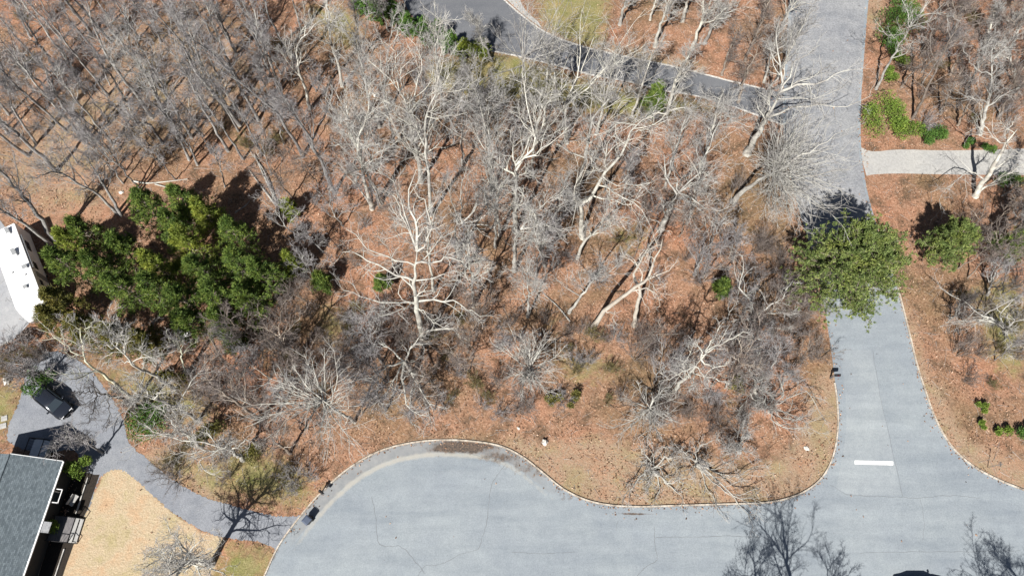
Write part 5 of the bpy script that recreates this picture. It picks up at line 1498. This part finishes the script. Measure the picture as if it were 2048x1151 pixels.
# ------------------------------------------------------------------ cars
m_paint_d, nt_, b_ = mat('dark_paint', (.018, .022, .032), .22, .3, .5)
b_.inputs['Coat Weight'].default_value = .6
m_paint_k, nt_, b_ = mat('black_paint', (.008, .008, .010), .25, .2, .5)
b_.inputs['Coat Weight'].default_value = .3
m_lens, *_ = mat('lamp_lens', (.55, .56, .58), .15)
m_red, *_ = mat('tail_lens', (.25, .01, .01), .2)
def car(label, loc, rz, paint, L=4.6, W=1.84):
    root = empty('parked_car', loc, rz)
    tag(root, label, 'car')
    k = L / 4.6
    # stations along the length: x, half width, sill, belt height
    stn = [(-2.30, .70, .45, .70), (-2.22, .82, .30, .92), (-1.6, .91, .25, .98), (-.6, .92, .25, .95), (.5, .92, .25, .93), (1.1, .91, .25, .92), (1.75, .87, .28, .82), (2.15, .78, .32, .72), (2.30, .60, .42, .60)]
    rings = []
    for x, w, s, b in stn:
        w *= W / 1.84
        rings.append([(x * k, -w * .93, s), (x * k, -w, s + .25), (x * k, -w * .97, b - .08), (x * k, -w * .86, b), (x * k, w * .86, b), (x * k, w * .97, b - .08), (x * k, w, s + .25), (x * k, w * .93, s)])
    MB().loft(rings).build('body', paint, root, .02, True)
    cab = []
    for x, w, z in ((-1.95, .70, .93), (-1.45, .66, 1.38), (-.9, .64, 1.45), (-.1, .64, 1.47), (.35, .66, 1.40), (1.15, .74, .92)):
        w *= W / 1.84
        cab.append([(x * k, -w - .10, .90), (x * k, -w, z - .05), (x * k, -w * .8, z), (x * k, w * .8, z), (x * k, w, z - .05), (x * k, w + .10, .90)])
    c = MB().loft(cab).build('cabin', paint, root, .015, True)
    def plate(nm, pts, m, par):
        return MB().add(pts, [tuple(range(len(pts)))]).build(nm, m, par)
    g = W / 1.84
    def slab(nm, a, b, w0, w1, th=.03):
        (x0, z0), (x1, z1) = a, b
        vs = [(x0 * k, -w0 * g, z0), (x1 * k, -w1 * g, z1), (x1 * k, w1 * g, z1), (x0 * k, w0 * g, z0)]
        n = Vector((z0 - z1, 0, x1 - x0)).normalized() * th
        if n.z < 0: n = -n
        vs = [tuple(Vector(v) + n * .35) for v in vs] + [tuple(Vector(v) + n) for v in vs]
        return MB().add(vs, [(3, 2, 1, 0), (4, 5, 6, 7), (0, 1, 5, 4), (1, 2, 6, 5), (2, 3, 7, 6), (3, 0, 4, 7)]).build(nm, m_glass, root)
    slab('windscreen', (1.10, .955), (.42, 1.375), .66, .55)
    slab('rear_window', (-1.90, .985), (-1.50, 1.335), .60, .52)
    for s in (-1, 1):
        vs = [(.85 * k, s * .79 * g, .96), (.25 * k, s * .735 * g, 1.32), (-1.2 * k, s * .73 * g, 1.30), (-1.6 * k, s * .80 * g, .98)]
        vs2 = [(x, y + s * .03, z) for x, y, z in vs]
        MB().add(vs + vs2, [(0, 1, 2, 3), (7, 6, 5, 4), (0, 4, 5, 1), (1, 5, 6, 2), (2, 6, 7, 3), (3, 7, 4, 0)]).build('side_window', m_glass, root)
        MB().box((.72 * k, s * (.98 * g), 1.0), (.16, .22, .14), s * .2).build('mirror', paint, root, .03)
        MB().box((2.16 * k, s * .52 * g, .66), (.22, .34, .12), -s * .35).build('headlight', m_lens, root, .02)
        MB().box((-2.22 * k, s * .58 * g, .78), (.10, .3, .16), s * .25).build('tail_light', m_red, root, .02)
        for x in (-1.38, 1.42):
            w = MB().bar((x * k, s * (.70 * g), .33), (x * k, s * (.93 * g), .33), .33, 18).build('wheel', m_tyre, root)
            MB().bar((x * k, s * (.92 * g), .33), (x * k, s * (.945 * g), .33), .21, 12).build('rim', m_steel, w)
    return root
pc = P(104, 803, .8)
car('dark blue car parked on the gravel under bare branches', (pc.x, pc.y, 0.02), math.radians(-34), m_paint_d, 4.4)
pb = P(1850, 1184, .9)
kar = car('black car on the road, cut by the bottom edge', (pb.x, pb.y, 0.035), math.radians(-1), m_paint_k, 5.0, 1.95)

# ------------------------------------------------------------------ street furniture
m_bin, *_ = mat('bin_plastic', (.02, .024, .035), .5)
m_lid, *_ = mat('bin_lid', (.065, .082, .12), .45)
pb = P(617, 1040, .4)
bn = empty('trash_bin', (pb.x, pb.y, .03), math.radians(-38))
tag(bn, 'blue grey wheeled trash bin at the kerb of the cul-de-sac', 'trash bin')
MB().loft([[(-.24, -.27, .06), (.24, -.27, .06), (.24, .24, .06), (-.24, .24, .06)], [(-.33, -.36, 1.0), (.33, -.36, 1.0), (.33, .33, 1.0), (-.33, .33, 1.0)]]).build('bin_body', m_bin, bn, .03)
lid = MB().loft([[(-.36, -.40, 1.0), (.36, -.40, 1.0), (.36, .37, 1.0), (-.36, .37, 1.0)], [(-.34, -.37, 1.06), (.34, -.37, 1.06), (.34, .35, 1.06), (-.34, .35, 1.06)], [(-.22, -.26, 1.11), (.22, -.26, 1.11), (.22, .24, 1.11), (-.22, .24, 1.11)]]).build('lid', m_lid, bn, .015)
MB().bar((-.26, .42, 1.02), (.26, .42, 1.02), .022).build('handle', m_black, lid)
for sx in (-.27, .27):
    MB().bar((sx - .04, .28, .13), (sx + .04, .28, .13), .13, 14).build('wheel', m_tyre, bn)

def mailbox(label, px, py, rz, m):
    p = P(px, py)
    r = empty('mailbox', p, rz)
    tag(r, label, 'mailbox')
    MB().box((0, 0, .55), (.12, .12, 1.2)).box((.18, 0, 1.02), (.62, .11, .1)).bar((-.03, 0, .62), (.34, 0, 1.0), .045, 4).build('post', m_deck, r)
    ring = lambda x: [(x, -.12, 1.08), (x, .12, 1.08)] + [(x, .12 * math.cos(t), 1.25 + .12 * math.sin(t)) for t in [i * math.pi / 8 for i in range(9)]]
    b = MB().loft([ring(-.02), ring(.55)]).build('box', m, r)
    MB().loft([ring(.551), ring(.575)]).build('door', m_grey, b)
    MB().box((.2, -.135, 1.36), (.03, .02, .2)).box((.25, -.135, 1.44), (.12, .02, .07)).build('flag', m_red, b)
    return r
mailbox('black mailbox on a dark post at the cul-de-sac kerb', 645, 983, math.radians(-40), m_black)
mailbox('black mailbox at the left kerb of the side road, by the brush', 1660, 756, math.radians(0), m_black)

p = P(1975, 934)
sp_ = empty('sign_post', p, math.radians(82))
tag(sp_, 'thin metal street sign on the right verge', 'sign')
MB().bar((0, 0, -.2), (0, 0, 2.25), .032, 8).build('post', m_steel, sp_)
m_sgn, *_ = mat('sign_back', (.30, .31, .31), .4, .6)
MB().box((0, .035, 2.0), (.46, .012, .16), 0).build('sign_plate', m_sgn, sp_, .004)
MB().box((0, .02, 1.75), (.3, .02, .03)).box((0, .02, 2.12), (.3, .02, .03)).build('clamp', m_steel, sp_)

# ------------------------------------------------------------------ stones, tank, logs
m_rock, nt_, b_ = mat('pale_rock', (.5, .48, .44), .9)
f_ = noise(nt_, coords(nt_), 3, 5, .7)
nt_.links.new(ramp(nt_, f_, [(.3, (.30, .28, .25)), (.55, (.58, .56, .52)), (.8, (.72, .70, .66))]), b_.inputs['Base Color'])
bump(nt_, b_, f_, .8, .08)
def rock(label, px, py, rx, ry, h, seed, m=m_rock):
    import bmesh
    rr = np.random.default_rng(seed)
    bm = bmesh.new()
    bmesh.ops.create_icosphere(bm, subdivisions=3, radius=1)
    ph = rr.uniform(0, 6, (4, 3))
    for v in bm.verts:
        c = v.co.copy()
        k = 1 + sum(.10 * math.sin(c.dot(Vector(ph[i])) * 1.2 + ph[i][0]) for i in range(4))
        v.co = Vector((c.x * rx * k, c.y * ry * k, c.z * h * k + h * .35))
    me = bpy.data.meshes.new('rock')
    bm.to_mesh(me)
    me.materials.append(m)
    for pl in me.polygons: pl.use_smooth = True
    o = link(bpy.data.objects.new('rock', me))
    o.location = P(px, py)
    o.rotation_euler.z = rr.uniform(0, 6)
    return tag(o, label, 'rock')
rock('pale boulder on red leaves above the bend of the kerb', 1089, 884, .33, .28, .38, 1)
rock('white stone half sunk in the verge left of the stop line', 1613, 896, .26, .18, .10, 2)
rock('small pale stone on leaves at the wood edge, left of the pale boulder', 1037, 856, .14, .12, .12, 3)
rock('pale stone by the driveway hedge in the upper middle wood', 751, 192, .28, .24, .22, 4)
rock('pale stone on red leaves near the fan headed tree', 1079, 668, .24, .2, .2, 5)
rock('flat stone in the litter above the pine group', 243, 385, .26, .2, .16, 6)
rock('pale stone in the dark bed beside the parked car', 16, 762, .42, .32, .4, 7)
p = P(375, 672)
tk = empty('water_tank', p, math.radians(28))
tag(tk, 'white oblong plastic tank with a dark strap in the litter below the pines', 'tank')
rg = []
for x, s in ((-.62, .3), (-.58, .75), (-.45, 1), (.45, 1), (.58, .75), (.62, .3)):
    rg.append([(x, .34 * s * math.cos(t), .36 + .34 * s * math.sin(t)) for t in [i * math.pi / 8 for i in range(16)]])
MB().loft(rg).build('shell', m_fibre, tk, 0, True)
MB().loft([[(x, .352 * math.cos(t), .36 + .352 * math.sin(t)) for t in [i * math.pi / 8 for i in range(16)]] for x in (.05, .11)]).build('strap', m_grey, tk)
def log(label, pts, r, m='pale'):
    p = [P(x, y, z) for x, y, z in pts]
    c = np.array([tuple(v) for v in catmull(p, 6)])
    rr = np.linspace(r, r * .35, len(c))
    o0 = c[0].copy()
    V, F = tubes((c - o0)[None], rr[None], 7)
    o = np_mesh('fallen_log', V, F, [M[m]], None, smooth=True)
    o.location = o0
    return tag(o, label, 'log', 'fallen trunks lying in the litter')
log('long bleached fallen trunk slanting through the red gap left of centre', [(556, 410, .15), (532, 360, .18), (508, 308, .25)], .17)
log('bleached fallen trunk beside the long slanting one, left of it', [(550, 408, .12), (522, 372, .15), (498, 340, .2)], .13)
log('thin bleached fallen trunk above the long slanting one', [(545, 385, .3), (528, 342, .25), (500, 302, .2)], .10)
log('pale fallen trunk lying flat above the pine group', [(265, 362, .15), (300, 366, .2), (375, 358, .3)], .12)
log('pale broken pole crossing below the flat fallen trunk', [(310, 368, .15), (340, 376, .2), (368, 384, .2)], .09)
log('short pale pole at the right tip of the pine group shadow', [(470, 425, .3), (492, 410, .3), (500, 400, .4)], .09)
log('thin fallen pole on red leaves below the slim leaning tree', [(1140, 642, .1), (1115, 612, .15), (1088, 588, .15)], .10)
log('pale fallen pole on red leaves right of the elbowed tree', [(1378, 476, .1), (1395, 462, .15), (1412, 446, .15)], .07)
